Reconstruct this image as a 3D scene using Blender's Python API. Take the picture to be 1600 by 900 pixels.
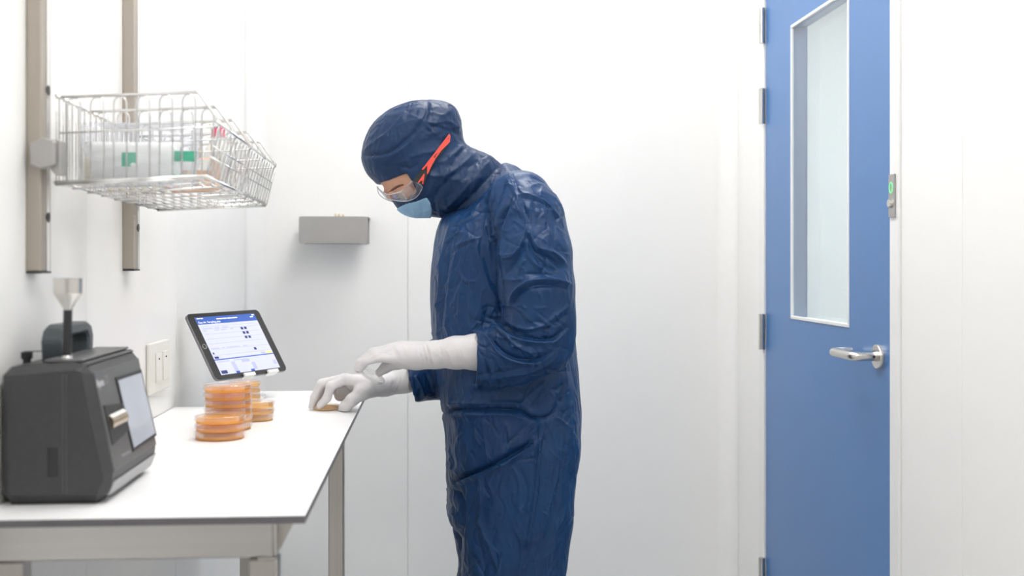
import bpy, bmesh, math
import numpy as np
from mathutils import Matrix, Vector

for o in list(bpy.data.objects):
    bpy.data.objects.remove(o)
SC = bpy.context.scene
C = SC.collection

# ------------------------------------------------------------------ camera
FPX = 1800.0                        # focal length in pixels of a 1600x900 frame
TH = math.atan(125 / 1800)          # camera turned a little to the right of the room axis
CH = 1.25                           # eye height
HY = 410.0                          # horizon row
cam = bpy.data.cameras.new('camera')
camo = bpy.data.objects.new('camera', cam)
C.objects.link(camo)
cam.sensor_fit = 'HORIZONTAL'
cam.sensor_width = 36.0
cam.lens = 36.0 * FPX / 1600
cam.shift_y = -(450 - HY) / 1600
cam.clip_start = 0.05
camo.location = (0, 0, CH)
camo.rotation_euler = (math.pi / 2, 0, -TH)
cam.dof.use_dof = True
cam.dof.focus_distance = 2.42
cam.dof.aperture_fstop = 3.6
SC.camera = camo

# ------------------------------------------------------------------ world, exposure
W = bpy.data.worlds.new('world')
SC.world = W
W.use_nodes = True
W.node_tree.nodes['Background'].inputs[0].default_value = (0.9, 0.95, 1.0, 1)
W.node_tree.nodes['Background'].inputs[1].default_value = 0.3
SC.view_settings.view_transform = 'Standard'
SC.view_settings.look = 'None'
SC.view_settings.gamma = 1.0
SC.view_settings.use_curve_mapping = False
SC.view_settings.exposure = 0.0
SC.cycles.transparent_max_bounces = 40
LIGHT = 12.9                         # strength of the ceiling panels

# ------------------------------------------------------------------ pixel helpers
RX, RY = math.cos(TH), -math.sin(TH)
FX, FY = math.sin(TH), math.cos(TH)


def at(px, py, X=None, Y=None, Z=None):
    """point of the room on the sight line of a photograph pixel, at a known X, Y or Z"""
    a = (px - 800) / FPX
    b = (HY - py) / FPX
    d = (FX + RX * a, FY + RY * a, b)
    t = X / d[0] if X is not None else Y / d[1] if Y is not None else (Z - CH) / d[2]
    return Vector((d[0] * t, d[1] * t, CH + d[2] * t))


def to_px(v):
    zc = v[:, 0] * FX + v[:, 1] * FY
    xc = v[:, 0] * RX + v[:, 1] * RY
    return 800 + FPX * xc / zc, HY - FPX * (v[:, 2] - CH) / zc


# ------------------------------------------------------------------ materials
def new_mat(name):
    m = bpy.data.materials.new(name)
    m.use_nodes = True
    nt = m.node_tree
    return m, nt, nt.nodes['Principled BSDF'], nt.nodes['Material Output']


def mat(name, col, rough=0.5, metal=0.0, var=0.04, nscale=40.0, bump=0.0, bscale=200.0, spec=0.5,
        stretch=None, emit=None, emit_s=0.0, coat=0.0, sheen=0.0, rvar=0.0):
    m, nt, b, out = new_mat(name)
    tc = nt.nodes.new('ShaderNodeTexCoord')
    src = tc.outputs['Object']
    if stretch:
        mp = nt.nodes.new('ShaderNodeMapping')
        mp.inputs['Scale'].default_value = stretch
        nt.links.new(src, mp.inputs[0])
        src = mp.outputs[0]
    n = nt.nodes.new('ShaderNodeTexNoise')
    n.inputs['Scale'].default_value = nscale
    n.inputs['Detail'].default_value = 5
    nt.links.new(src, n.inputs['Vector'])
    r = nt.nodes.new('ShaderNodeValToRGB')
    lo = [max(0, c * (1 - var)) for c in col]
    hi = [min(1, c * (1 + var)) for c in col]
    r.color_ramp.elements[0].color = (*lo, 1)
    r.color_ramp.elements[1].color = (*hi, 1)
    r.color_ramp.elements[0].position = 0.3
    r.color_ramp.elements[1].position = 0.7
    nt.links.new(n.outputs['Fac'], r.inputs[0])
    nt.links.new(r.outputs[0], b.inputs['Base Color'])
    b.inputs['Roughness'].default_value = rough
    b.inputs['Metallic'].default_value = metal
    b.inputs['Specular IOR Level'].default_value = spec
    b.inputs['Coat Weight'].default_value = coat
    b.inputs['Sheen Weight'].default_value = sheen
    if rvar:
        mr = nt.nodes.new('ShaderNodeMapRange')
        mr.inputs['To Min'].default_value = rough - rvar
        mr.inputs['To Max'].default_value = rough + rvar
        nt.links.new(n.outputs['Fac'], mr.inputs[0])
        nt.links.new(mr.outputs[0], b.inputs['Roughness'])
    if bump:
        n2 = nt.nodes.new('ShaderNodeTexNoise')
        n2.inputs['Scale'].default_value = bscale
        n2.inputs['Detail'].default_value = 4
        nt.links.new(src, n2.inputs['Vector'])
        bp = nt.nodes.new('ShaderNodeBump')
        bp.inputs['Strength'].default_value = bump
        bp.inputs['Distance'].default_value = 0.002
        nt.links.new(n2.outputs['Fac'], bp.inputs['Height'])
        nt.links.new(bp.outputs[0], b.inputs['Normal'])
    if emit:
        b.inputs['Emission Color'].default_value = (*emit, 1)
        b.inputs['Emission Strength'].default_value = emit_s
    return m


def clear_mat(name, tint, gloss=0.12, rough=0.08, milk=0.0, milkcol=(0.9, 0.9, 0.9)):
    """thin clear plastic: see-through with a surface reflection and a little milkiness"""
    m, nt, b, out = new_mat(name)
    nt.nodes.remove(b)
    tr = nt.nodes.new('ShaderNodeBsdfTransparent')
    tr.inputs[0].default_value = (*tint, 1)
    gl = nt.nodes.new('ShaderNodeBsdfGlossy')
    gl.inputs['Roughness'].default_value = rough
    lw = nt.nodes.new('ShaderNodeLayerWeight')
    lw.inputs[0].default_value = 0.35
    mr = nt.nodes.new('ShaderNodeMapRange')
    mr.inputs['To Min'].default_value = gloss * 0.4
    mr.inputs['To Max'].default_value = min(1, gloss * 5)
    nt.links.new(lw.outputs['Fresnel'], mr.inputs[0])
    mx = nt.nodes.new('ShaderNodeMixShader')
    nt.links.new(mr.outputs[0], mx.inputs[0])
    nt.links.new(tr.outputs[0], mx.inputs[1])
    nt.links.new(gl.outputs[0], mx.inputs[2])
    last = mx
    if milk:
        df = nt.nodes.new('ShaderNodeBsdfDiffuse')
        df.inputs[0].default_value = (*milkcol, 1)
        tl = nt.nodes.new('ShaderNodeBsdfTranslucent')
        tl.inputs[0].default_value = (*milkcol, 1)
        m2 = nt.nodes.new('ShaderNodeMixShader')
        m2.inputs[0].default_value = 0.5
        nt.links.new(df.outputs[0], m2.inputs[1])
        nt.links.new(tl.outputs[0], m2.inputs[2])
        tcn = nt.nodes.new('ShaderNodeTexCoord')
        nn = nt.nodes.new('ShaderNodeTexNoise')
        nn.inputs['Scale'].default_value = 25
        nt.links.new(tcn.outputs['Object'], nn.inputs['Vector'])
        mm = nt.nodes.new('ShaderNodeMapRange')
        mm.inputs['To Min'].default_value = milk * 0.8
        mm.inputs['To Max'].default_value = min(1, milk * 1.2)
        nt.links.new(nn.outputs['Fac'], mm.inputs[0])
        m3 = nt.nodes.new('ShaderNodeMixShader')
        nt.links.new(mm.outputs[0], m3.inputs[0])
        nt.links.new(mx.outputs[0], m3.inputs[1])
        nt.links.new(m2.outputs[0], m3.inputs[2])
        last = m3
    nt.links.new(last.outputs[0], out.inputs[0])
    return m


def agar_mat(name, col):
    m, nt, b, out = new_mat(name)
    tl = nt.nodes.new('ShaderNodeBsdfTranslucent')
    tl.inputs[0].default_value = (*col, 1)
    tr = nt.nodes.new('ShaderNodeBsdfTransparent')
    tr.inputs[0].default_value = (col[0], col[1] * 1.1, col[2], 1)
    tc = nt.nodes.new('ShaderNodeTexCoord')
    n = nt.nodes.new('ShaderNodeTexNoise')
    n.inputs['Scale'].default_value = 30
    nt.links.new(tc.outputs['Object'], n.inputs['Vector'])
    r = nt.nodes.new('ShaderNodeValToRGB')
    r.color_ramp.elements[0].color = (col[0] * .94, col[1] * .9, col[2] * .8, 1)
    r.color_ramp.elements[1].color = (min(1, col[0] * 1.05), col[1] * 1.08, col[2] * 1.2, 1)
    nt.links.new(n.outputs['Fac'], r.inputs[0])
    nt.links.new(r.outputs[0], b.inputs['Base Color'])
    b.inputs['Roughness'].default_value = 0.25
    m1 = nt.nodes.new('ShaderNodeMixShader')
    m1.inputs[0].default_value = 0.55
    nt.links.new(b.outputs[0], m1.inputs[1])
    nt.links.new(tl.outputs[0], m1.inputs[2])
    m2 = nt.nodes.new('ShaderNodeMixShader')
    m2.inputs[0].default_value = 0.15
    nt.links.new(m1.outputs[0], m2.inputs[1])
    nt.links.new(tr.outputs[0], m2.inputs[2])
    nt.links.new(m2.outputs[0], out.inputs[0])
    return m


def fabric_mat(name, col, rough=0.36):
    m, nt, b, out = new_mat(name)
    tc = nt.nodes.new('ShaderNodeTexCoord')
    n = nt.nodes.new('ShaderNodeTexNoise')
    n.inputs['Scale'].default_value = 9
    n.inputs['Detail'].default_value = 6
    nt.links.new(tc.outputs['Object'], n.inputs['Vector'])
    r = nt.nodes.new('ShaderNodeValToRGB')
    r.color_ramp.elements[0].color = (col[0] * .85, col[1] * .85, col[2] * .88, 1)
    r.color_ramp.elements[1].color = (col[0] * 1.15, col[1] * 1.12, col[2] * 1.1, 1)
    r.color_ramp.elements[0].position = .35
    r.color_ramp.elements[1].position = .65
    nt.links.new(n.outputs['Fac'], r.inputs[0])
    nt.links.new(r.outputs[0], b.inputs['Base Color'])
    b.inputs['Roughness'].default_value = rough
    b.inputs['Specular IOR Level'].default_value = 0.30
    b.inputs['Sheen Weight'].default_value = 0.05
    b.inputs['Sheen Roughness'].default_value = 0.4
    b.inputs['Sheen Tint'].default_value = (0.35, 0.55, 1, 1)
    # crumple relief: two sizes of ridged creases, stretched along the drape, and the weave
    mp = nt.nodes.new('ShaderNodeMapping')
    mp.inputs['Scale'].default_value = (1.0, 1.0, 0.5)
    mp.inputs['Rotation'].default_value = (0, 0.35, 0)
    nt.links.new(tc.outputs['Object'], mp.inputs[0])
    h = None
    for sc, st, dist in ((22, 0.6, 0.011), (55, 0.6, 0.006)):
        q = nt.nodes.new('ShaderNodeTexNoise')
        q.noise_type = 'RIDGED_MULTIFRACTAL'
        q.inputs['Scale'].default_value = sc
        q.inputs['Detail'].default_value = 2
        q.inputs['Distortion'].default_value = 0.6
        nt.links.new(mp.outputs[0], q.inputs['Vector'])
        bp = nt.nodes.new('ShaderNodeBump')
        bp.inputs['Strength'].default_value = st
        bp.inputs['Distance'].default_value = dist
        nt.links.new(q.outputs['Fac'], bp.inputs['Height'])
        if h:
            nt.links.new(h.outputs[0], bp.inputs['Normal'])
        h = bp
    nt.links.new(h.outputs[0], b.inputs['Normal'])
    return m


M = {}
M['wall'] = mat('white_wall_panel', (0.885, 0.882, 0.868), 0.34, var=0.01, nscale=3, bump=0.03, bscale=30)
M['joint'] = mat('wall_joint_sealant', (0.82, 0.82, 0.81), 0.5, var=0.02)
M['cove'] = mat('white_cove', (0.88, 0.88, 0.87), 0.3, var=0.01)
M['floor'] = mat('pale_vinyl_floor', (0.62, 0.63, 0.64), 0.35, var=0.04, nscale=80)
M['ceil'] = mat('white_ceiling', (0.88, 0.88, 0.88), 0.6, var=0.01)
M['led'] = mat('led_diffuser', (0.95, 0.95, 0.95), 0.5, emit=(1.0, 0.98, 0.955), emit_s=LIGHT)
M['steel'] = mat('brushed_steel', (0.50, 0.475, 0.44), 0.36, 1.0, var=0.06, nscale=60, stretch=(1, 1, 0.03), rvar=0.05)
M['steel_h'] = mat('brushed_steel_beam', (0.55, 0.53, 0.51), 0.3, 1.0, var=0.06, nscale=60, stretch=(0.03, 1, 1), rvar=0.05)
M['alu'] = mat('anodised_rail', (0.43, 0.385, 0.335), 0.45, 0.6, var=0.05, nscale=50, stretch=(1, 1, 0.04))
M['chrome'] = mat('bright_wire', (0.78, 0.78, 0.77), 0.2, 1.0, var=0.03)
M['satin'] = mat('satin_steel', (0.62, 0.60, 0.57), 0.27, 1.0, var=0.03)
M['shelfm'] = mat('grey_shelf_metal', (0.40, 0.39, 0.38), 0.4, 0.5, var=0.03, nscale=15)
M['brass'] = mat('brass_fitting', (0.75, 0.62, 0.38), 0.3, 1.0)
M['top'] = mat('white_laminate', (0.92, 0.92, 0.93), 0.35, var=0.01, nscale=20)
M['core'] = mat('laminate_core', (0.125, 0.12, 0.13), 0.45, var=0.06)
M['door'] = mat('blue_door_laminate', (0.060, 0.190, 0.455), 0.32, var=0.02, nscale=6)
M['doorwhite'] = mat('white_frame_coat', (0.84, 0.845, 0.84), 0.3, var=0.01)
M['reveal'] = mat('grey_reveal', (0.30, 0.36, 0.52), 0.4, var=0.02)
M['glass'] = clear_mat('window_glass', (0.93, 0.96, 0.97), 0.05, 0.02)
M['black'] = mat('black_plastic', (0.02, 0.02, 0.022), 0.45, var=0.1)
M['devdark'] = mat('charcoal_plastic', (0.042, 0.042, 0.045), 0.46, var=0.08, nscale=90, bump=0.12, bscale=500)
M['devmid'] = mat('grey_front_panel', (0.085, 0.085, 0.088), 0.36, var=0.06, nscale=60, bump=0.06, bscale=500)
M['devtop'] = mat('grey_cap', (0.13, 0.13, 0.135), 0.40, var=0.05, nscale=60)
M['trimgrey'] = mat('grey_trim', (0.30, 0.30, 0.31), 0.35, 0.3, var=0.05)
M['devscreen'] = mat('device_screen', (0.34, 0.36, 0.41), 0.12, var=0.06, nscale=12, emit=(0.5, 0.55, 0.65), emit_s=0.15)
M['handle'] = mat('slate_handle', (0.06, 0.075, 0.085), 0.4, var=0.08)
M['paper'] = mat('white_paper_highlight', (0.85, 0.84, 0.8), 0.6)
M['tan'] = mat('tan_roll', (0.35, 0.26, 0.16), 0.45, var=0.15)
M['rollmetal'] = mat('bronze_roller', (0.45, 0.36, 0.25), 0.22, 1.0, var=0.15)
M['ink'] = mat('white_print', (0.85, 0.86, 0.9), 0.4)
M['inkgrey'] = mat('grey_print', (0.22, 0.22, 0.23), 0.4)
M['tabblack'] = mat('tablet_glass_black', (0.018, 0.018, 0.02), 0.12, var=0.05)
M['tabalu'] = mat('tablet_shell', (0.25, 0.25, 0.26), 0.35, 0.9)
M['scr'] = mat('screen_page', (0.3, 0.3, 0.4), 0.15, emit=(0.62, 0.66, 1.0), emit_s=0.75)
M['scrblue'] = mat('screen_blue', (0.02, 0.05, 0.2), 0.15, emit=(0.03, 0.10, 0.42), emit_s=0.9)
M['scrdark'] = mat('screen_navy', (0.01, 0.015, 0.05), 0.15, emit=(0.03, 0.045, 0.17), emit_s=0.8)
M['scrline'] = mat('screen_grey_line', (0.3, 0.3, 0.4), 0.15, emit=(0.38, 0.42, 0.72), emit_s=0.7)
M['scrwhite'] = mat('screen_white', (0.5, 0.5, 0.5), 0.15, emit=(0.9, 0.92, 1.0), emit_s=1.0)
M['scryellow'] = mat('screen_yellow', (0.5, 0.4, 0.1), 0.15, emit=(1.0, 0.8, 0.3), emit_s=0.9)
M['whiteplastic'] = mat('white_plastic', (0.82, 0.82, 0.8), 0.35, var=0.02)
M['acryl'] = clear_mat('frosted_acrylic', (0.9, 0.91, 0.92), 0.06, 0.2, 0.3, (0.82, 0.83, 0.84))
M['ivory'] = mat('ivory_switch', (0.84, 0.83, 0.77), 0.3, var=0.015)
M['dish'] = clear_mat('petri_plastic', (0.995, 0.99, 0.985), 0.06, 0.06, 0.09, (1.0, 0.93, 0.82))
M['agar'] = agar_mat('amber_agar', (1.0, 0.60, 0.055))
M['agar2'] = agar_mat('pale_amber_agar', (1.0, 0.72, 0.27))
M['agar3'] = agar_mat('bright_amber_agar', (1.0, 0.74, 0.36))
M['bag'] = clear_mat('clear_bag_film', (0.97, 0.98, 1.0), 0.10, 0.15, 0.13, (0.86, 0.88, 0.95))
M['packwhite'] = mat('white_packet', (0.95, 0.95, 0.92), 0.6, var=0.03, nscale=30, bump=0.3, bscale=60)
M['packcream'] = mat('cream_packet', (0.84, 0.78, 0.62), 0.6, var=0.06, nscale=30)
M['green'] = mat('green_print', (0.08, 0.50, 0.32), 0.5, var=0.15, nscale=60)
M['orange'] = mat('pale_orange_box', (0.78, 0.52, 0.36), 0.55, var=0.05)
M['redcap'] = mat('pink_red_cap', (0.75, 0.08, 0.18), 0.4)
M['greenled'] = mat('green_indicator', (0.1, 0.6, 0.2), 0.3, emit=(0.2, 0.9, 0.35), emit_s=0.7)
M['navy'] = fabric_mat('navy_satin_fabric', (0.0052, 0.036, 0.116), 0.42)
M['navyhood'] = fabric_mat('navy_hood_fabric', (0.0050, 0.028, 0.088), 0.46)
M['skin'] = mat('skin', (0.60, 0.33, 0.22), 0.5, var=0.06, nscale=60, bump=0.08, bscale=300)
M['brow'] = mat('brown_eyebrow', (0.13, 0.06, 0.035), 0.7, var=0.2)
M['mask'] = mat('light_blue_mask', (0.25, 0.44, 0.63), 0.75, var=0.05, nscale=30, bump=0.3, bscale=90)
M['glove'] = mat('white_nitrile', (0.66, 0.645, 0.655), 0.45, var=0.02, nscale=30, bump=0.15, bscale=160)
M['lens'] = clear_mat('safety_lens', (0.90, 0.92, 0.96), 0.12, 0.03)
M['lensrim'] = clear_mat('clear_rim', (0.92, 0.94, 0.97), 0.3, 0.08, 0.35, (0.85, 0.87, 0.92))
M['lidclear'] = clear_mat('clear_lid', (0.99, 0.99, 0.99), 0.12, 0.05, 0.22, (0.97, 0.97, 0.97))
M['coral'] = mat('coral_red_plastic', (0.80, 0.085, 0.06), 0.35, var=0.04)
M['pants_boot'] = mat('white_overboot', (0.7, 0.72, 0.75), 0.5)

# ------------------------------------------------------------------ object helpers
LOC = {}


def empty(name, loc, label=None, cat=None, group=None, kind=None):
    o = bpy.data.objects.new(name, None)
    o.empty_display_size = 0.05
    C.objects.link(o)
    o.location = loc
    LOC[o.name] = Vector(loc)
    tag(o, label, cat, group, kind)
    return o


def tag(o, label=None, cat=None, group=None, kind=None):
    if label:
        o['label'] = label
    if cat:
        o['category'] = cat
    if group:
        o['group'] = group
    if kind:
        o['kind'] = kind
    return o


def obj(name, vf, m, parent=None, smooth=False, origin=None, auto=None):
    """vf = (verts, faces) in room coordinates; the object is placed at its parent's origin or `origin`"""
    v, f = vf
    base = LOC[parent.name] if parent else Vector(origin or (0, 0, 0))
    me = bpy.data.meshes.new(name)
    if isinstance(v, np.ndarray):
        v = v - np.array(base)
    else:
        v = [Vector(p) - base for p in v]
    me.from_pydata([tuple(p) for p in v] if not isinstance(v, np.ndarray) else v.tolist(), [], f if not isinstance(f, np.ndarray) else f.tolist())
    me.validate()
    me.materials.append(M[m] if isinstance(m, str) else m)
    if smooth:
        me.polygons.foreach_set('use_smooth', [True] * len(me.polygons))
        if auto:
            me.set_sharp_from_angle(angle=math.radians(auto))
    me.update()
    o = bpy.data.objects.new(name, me)
    C.objects.link(o)
    if parent:
        o.parent = parent
        LOC[o.name] = Vector(base)
    else:
        o.location = base
        LOC[o.name] = Vector(base)
    return o


def bm_out(bm):
    bm.normal_update()
    bm.verts.index_update()
    v = [x.co.copy() for x in bm.verts]
    f = [[w.index for w in p.verts] for p in bm.faces]
    bm.free()
    return v, f


def join(*vfs):
    V, Fc = [], []
    for v, f in vfs:
        n = len(V)
        V += [Vector(p) for p in v]
        Fc += [[i + n for i in p] for p in f]
    return V, Fc


def box(x0, x1, y0, y1, z0, z1, bev=0.0, seg=1):
    bm = bmesh.new()
    bmesh.ops.create_cube(bm, size=1)
    for v in bm.verts:
        v.co = Vector(((x0 + x1) / 2 + v.co.x * (x1 - x0), (y0 + y1) / 2 + v.co.y * (y1 - y0), (z0 + z1) / 2 + v.co.z * (z1 - z0)))
    if bev:
        bmesh.ops.bevel(bm, geom=bm.edges[:], offset=bev, segments=seg, affect='EDGES', profile=0.5)
    return bm_out(bm)


def prism(pts, axis, a, b, bev=0.0, seg=1):
    """polygon pts (2D) extruded along axis from a to b. axis y: pts=(x,z); x: pts=(y,z); z: pts=(x,y)"""
    bm = bmesh.new()

    def mk(p, t):
        return {'y': (p[0], t, p[1]), 'x': (t, p[0], p[1]), 'z': (p[0], p[1], t)}[axis]
    A = [bm.verts.new(mk(p, a)) for p in pts]
    B = [bm.verts.new(mk(p, b)) for p in pts]
    n = len(pts)
    bm.faces.new(A)
    bm.faces.new(B[::-1])
    for i in range(n):
        bm.faces.new((A[i], B[i], B[(i + 1) % n], A[(i + 1) % n]))
    bmesh.ops.recalc_face_normals(bm, faces=bm.faces[:])
    if bev:
        bmesh.ops.bevel(bm, geom=bm.edges[:], offset=bev, segments=seg, affect='EDGES', profile=0.5)
    return bm_out(bm)


def tube(pts, r, n=8, closed=False, cap=True):
    pts = [Vector(p) for p in pts]
    N = len(pts)
    rs = r if isinstance(r, (list, tuple)) else [r] * N
    V, Fc = [], []
    up = None
    for i, p in enumerate(pts):
        a = pts[(i - 1) % N] if (i > 0 or closed) else p
        b = pts[(i + 1) % N] if (i < N - 1 or closed) else p
        t = (b - a).normalized()
        if up is None:
            up = Vector((0, 0, 1)) if abs(t.z) < 0.9 else Vector((1, 0, 0))
        u = t.cross(up).normalized()
        w = u.cross(t).normalized()
        up = w
        for k in range(n):
            c = 2 * math.pi * k / n
            V.append(p + (u * math.cos(c) + w * math.sin(c)) * rs[i])
    last = N if closed else N - 1
    for i in range(last):
        j = (i + 1) % N
        for k in range(n):
            Fc.append([i * n + k, i * n + (k + 1) % n, j * n + (k + 1) % n, j * n + k])
    if cap and not closed:
        Fc.append(list(range(n))[::-1])
        Fc.append([(N - 1) * n + k for k in range(n)])
    return V, Fc


def lathe(prof, c, n=40, axis='z'):
    """prof = [(r, h)], closed if it starts/ends at r=0"""
    V, Fc = [], []
    c = Vector(c)
    rings = []
    for r, h in prof:
        if r < 1e-6:
            p = {'z': Vector((0, 0, h)), 'x': Vector((h, 0, 0)), 'y': Vector((0, h, 0))}[axis]
            V.append(c + p)
            rings.append([len(V) - 1])
        else:
            ring = []
            for k in range(n):
                a = 2 * math.pi * k / n
                x, y = r * math.cos(a), r * math.sin(a)
                p = {'z': Vector((x, y, h)), 'x': Vector((h, x, y)), 'y': Vector((y, h, x))}[axis]
                V.append(c + p)
                ring.append(len(V) - 1)
            rings.append(ring)
    for A, B in zip(rings[:-1], rings[1:]):
        if len(A) == 1 and len(B) == 1:
            continue
        for k in range(n):
            k2 = (k + 1) % n
            if len(A) == 1:
                Fc.append([A[0], B[k2], B[k]][::-1])
            elif len(B) == 1:
                Fc.append([A[k], A[k2], B[0]])
            else:
                Fc.append([A[k], A[k2], B[k2], B[k]])
    return V, Fc


def rrect(x0, x1, y0, y1, r, n=5):
    pts = []
    for cx, cy, a0 in ((x1 - r, y1 - r, 0), (x0 + r, y1 - r, 90), (x0 + r, y0 + r, 180), (x1 - r, y0 + r, 270)):
        for i in range(n + 1):
            a = math.radians(a0 + 90 * i / n)
            pts.append((cx + r * math.cos(a), cy + r * math.sin(a)))
    return pts


def text_vf(s, size):
    cu = bpy.data.curves.new('txt', 'FONT')
    cu.body = s
    cu.size = size
    cu.resolution_u = 2
    o = bpy.data.objects.new('txt', cu)
    C.objects.link(o)
    dg = bpy.context.evaluated_depsgraph_get()
    me = bpy.data.meshes.new_from_object(o.evaluated_get(dg))
    v = [x.co.copy() for x in me.vertices]
    f = [list(p.vertices) for p in me.polygons]
    bpy.data.objects.remove(o)
    bpy.data.curves.remove(cu)
    bpy.data.meshes.remove(me)
    return v, f


def xform(vf, mtx):
    return [mtx @ Vector(p) for p in vf[0]], vf[1]


# ------------------------------------------------------------------ implicit surfaces
class Grid:
    def __init__(s, lo, hi, h):
        s.h = h
        s.lo = np.array(lo, np.float32)
        s.n = np.ceil((np.array(hi) - np.array(lo)) / h).astype(int) + 1
        s.x = (lo[0] + h * np.arange(s.n[0])).astype(np.float32)
        s.y = (lo[1] + h * np.arange(s.n[1])).astype(np.float32)
        s.z = (lo[2] + h * np.arange(s.n[2])).astype(np.float32)

    def new(s, val=1.0):
        return np.full(tuple(s.n), val, np.float32)

    def sub(s, lo, hi):
        i0 = np.clip(np.floor((np.array(lo) - s.lo) / s.h).astype(int), 0, s.n)
        i1 = np.clip(np.ceil((np.array(hi) - s.lo) / s.h).astype(int) + 1, 0, s.n)
        return tuple(slice(a, b) for a, b in zip(i0, i1))

    def P(s, sl=None):
        sl = sl or (slice(None),) * 3
        return s.x[sl[0]][:, None, None], s.y[sl[1]][None, :, None], s.z[sl[2]][None, None, :]


def smin(a, b, k):
    h = np.maximum(k - np.abs(a - b), 0) / k
    return np.minimum(a, b) - h * h * k * 0.25


def cone(g, F, a, b, ra, rb, k=0.01, sy=1.0):
    """blend a tapered capsule into field F; sy flattens it in y"""
    m = max(ra, rb) * max(1, sy) + 2 * k + 0.02
    lo = np.minimum(a, b) - m
    hi = np.maximum(a, b) + m
    sl = g.sub(lo, hi)
    X, Y, Z = g.P(sl)
    if 0 in (X.size, Y.size, Z.size):
        return
    dx, dy, dz = [float(b[i] - a[i]) for i in range(3)]
    dys = dy / sy
    L = dx * dx + dys * dys + dz * dz + 1e-9
    qx, qy, qz = X - a[0], (Y - a[1]) / sy, Z - a[2]
    t = np.clip((qx * dx + qy * dys + qz * dz) / L, 0, 1)
    d = np.sqrt((qx - t * dx) ** 2 + (qy - t * dys) ** 2 + (qz - t * dz) ** 2) - (ra + (rb - ra) * t)
    F[sl] = smin(F[sl], d, k)


def chain(g, F, pts, k=0.01, sy=1.0):
    for (a, ra), (b, rb) in zip(pts[:-1], pts[1:]):
        cone(g, F, np.array(a), np.array(b), ra, rb, k, sy)


def polysd(poly, X, Z):
    """signed distance (inside positive) of 2D points to polygon"""
    d = np.full(X.shape, 1e9, np.float32)
    ins = np.zeros(X.shape, bool)
    n = len(poly)
    for i in range(n):
        (x0, z0), (x1, z1) = poly[i], poly[(i + 1) % n]
        ex, ez = x1 - x0, z1 - z0
        t = np.clip(((X - x0) * ex + (Z - z0) * ez) / (ex * ex + ez * ez + 1e-12), 0, 1)
        d = np.minimum(d, (X - x0 - t * ex) ** 2 + (Z - z0 - t * ez) ** 2)
        c = ((z0 > Z) != (z1 > Z)) & (X < (x1 - x0) * (Z - z0) / (z1 - z0 + 1e-12) + x0)
        ins ^= c
    d = np.sqrt(d)
    return np.where(ins, d, -d)


def catmull(pts, n=6):
    out = []
    N = len(pts)
    for i in range(N):
        p0, p1, p2, p3 = [np.array(pts[(i + k) % N], float) for k in (-1, 0, 1, 2)]
        for j in range(n):
            t = j / n
            out.append(tuple(0.5 * (2 * p1 + (p2 - p0) * t + (2 * p0 - 5 * p1 + 4 * p2 - p3) * t * t + (3 * p1 - p0 - 3 * p2 + p3) * t ** 3)))
    return out


def inflate(g, sd, D, Wd, yc, p=2.2):
    """body whose side outline is the polygon and whose width swells to Wd"""
    X, Y, Z = g.P()
    e = np.maximum(1 - sd / D, 0)[:, None, :]
    wy = np.abs(Y - yc) / (Wd if np.isscalar(Wd) else Wd[None, None, :])
    return ((e ** p + wy ** p) ** (1 / p) - 1) * np.float32(min(D, float(np.mean(Wd))))


def nets(g, F):
    """surface nets: field -> quads"""
    S = F < 0
    nx, ny, nz = F.shape
    cnt = np.zeros((nx - 1, ny - 1, nz - 1), np.uint8)
    for i in (0, 1):
        for j in (0, 1):
            for k in (0, 1):
                cnt += S[i:nx - 1 + i, j:ny - 1 + j, k:nz - 1 + k]
    act = (cnt > 0) & (cnt < 8)
    I = np.argwhere(act)
    idx = np.full(act.shape, -1, np.int64)
    idx[act] = np.arange(len(I))
    cor = {}
    for i in (0, 1):
        for j in (0, 1):
            for k in (0, 1):
                cor[(i, j, k)] = F[I[:, 0] + i, I[:, 1] + j, I[:, 2] + k]
    acc = np.zeros((len(I), 3))
    num = np.zeros(len(I))
    ks = list(cor)
    for a in ks:
        for ax in range(3):
            if a[ax] == 0:
                b = list(a)
                b[ax] = 1
                va, vb = cor[a], cor[tuple(b)]
                cr = (va < 0) != (vb < 0)
                t = np.where(cr, va / np.where(cr, va - vb, 1), 0)
                p = np.tile(np.array(a, float), (len(I), 1))
                p[:, ax] += t
                acc += p * cr[:, None]
                num += cr
    V = (I + acc / num[:, None]) * g.h + g.lo
    Q = []
    for ax in range(3):
        A = [slice(None)] * 3
        B = [slice(None)] * 3
        A[ax] = slice(0, -1)
        B[ax] = slice(1, None)
        sa, sb = S[tuple(A)], S[tuple(B)]
        E = np.argwhere(sa != sb)
        u, w = [(1, 2), (2, 0), (0, 1)][ax]
        ok = (E[:, u] > 0) & (E[:, w] > 0) & (E[:, u] < F.shape[u] - 1) & (E[:, w] < F.shape[w] - 1)
        E = E[ok]
        ins = sa[tuple(E.T)]
        q = []
        for du, dw in ((-1, -1), (0, -1), (0, 0), (-1, 0)):
            c = E.copy()
            c[:, u] += du
            c[:, w] += dw
            q.append(idx[tuple(c.T)])
        q = np.stack(q, 1)
        q[~ins] = q[~ins][:, ::-1]
        Q.append(q)
    return V, np.concatenate(Q)


def vnormals(V, Q):
    a, b, c, d = V[Q[:, 0]], V[Q[:, 1]], V[Q[:, 2]], V[Q[:, 3]]
    n = np.cross(c - a, d - b)
    N = np.zeros_like(V)
    for i in range(4):
        for k in range(3):
            N[:, k] += np.bincount(Q[:, i], n[:, k], len(V))
    return N / (np.linalg.norm(N, axis=1, keepdims=True) + 1e-12)


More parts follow.
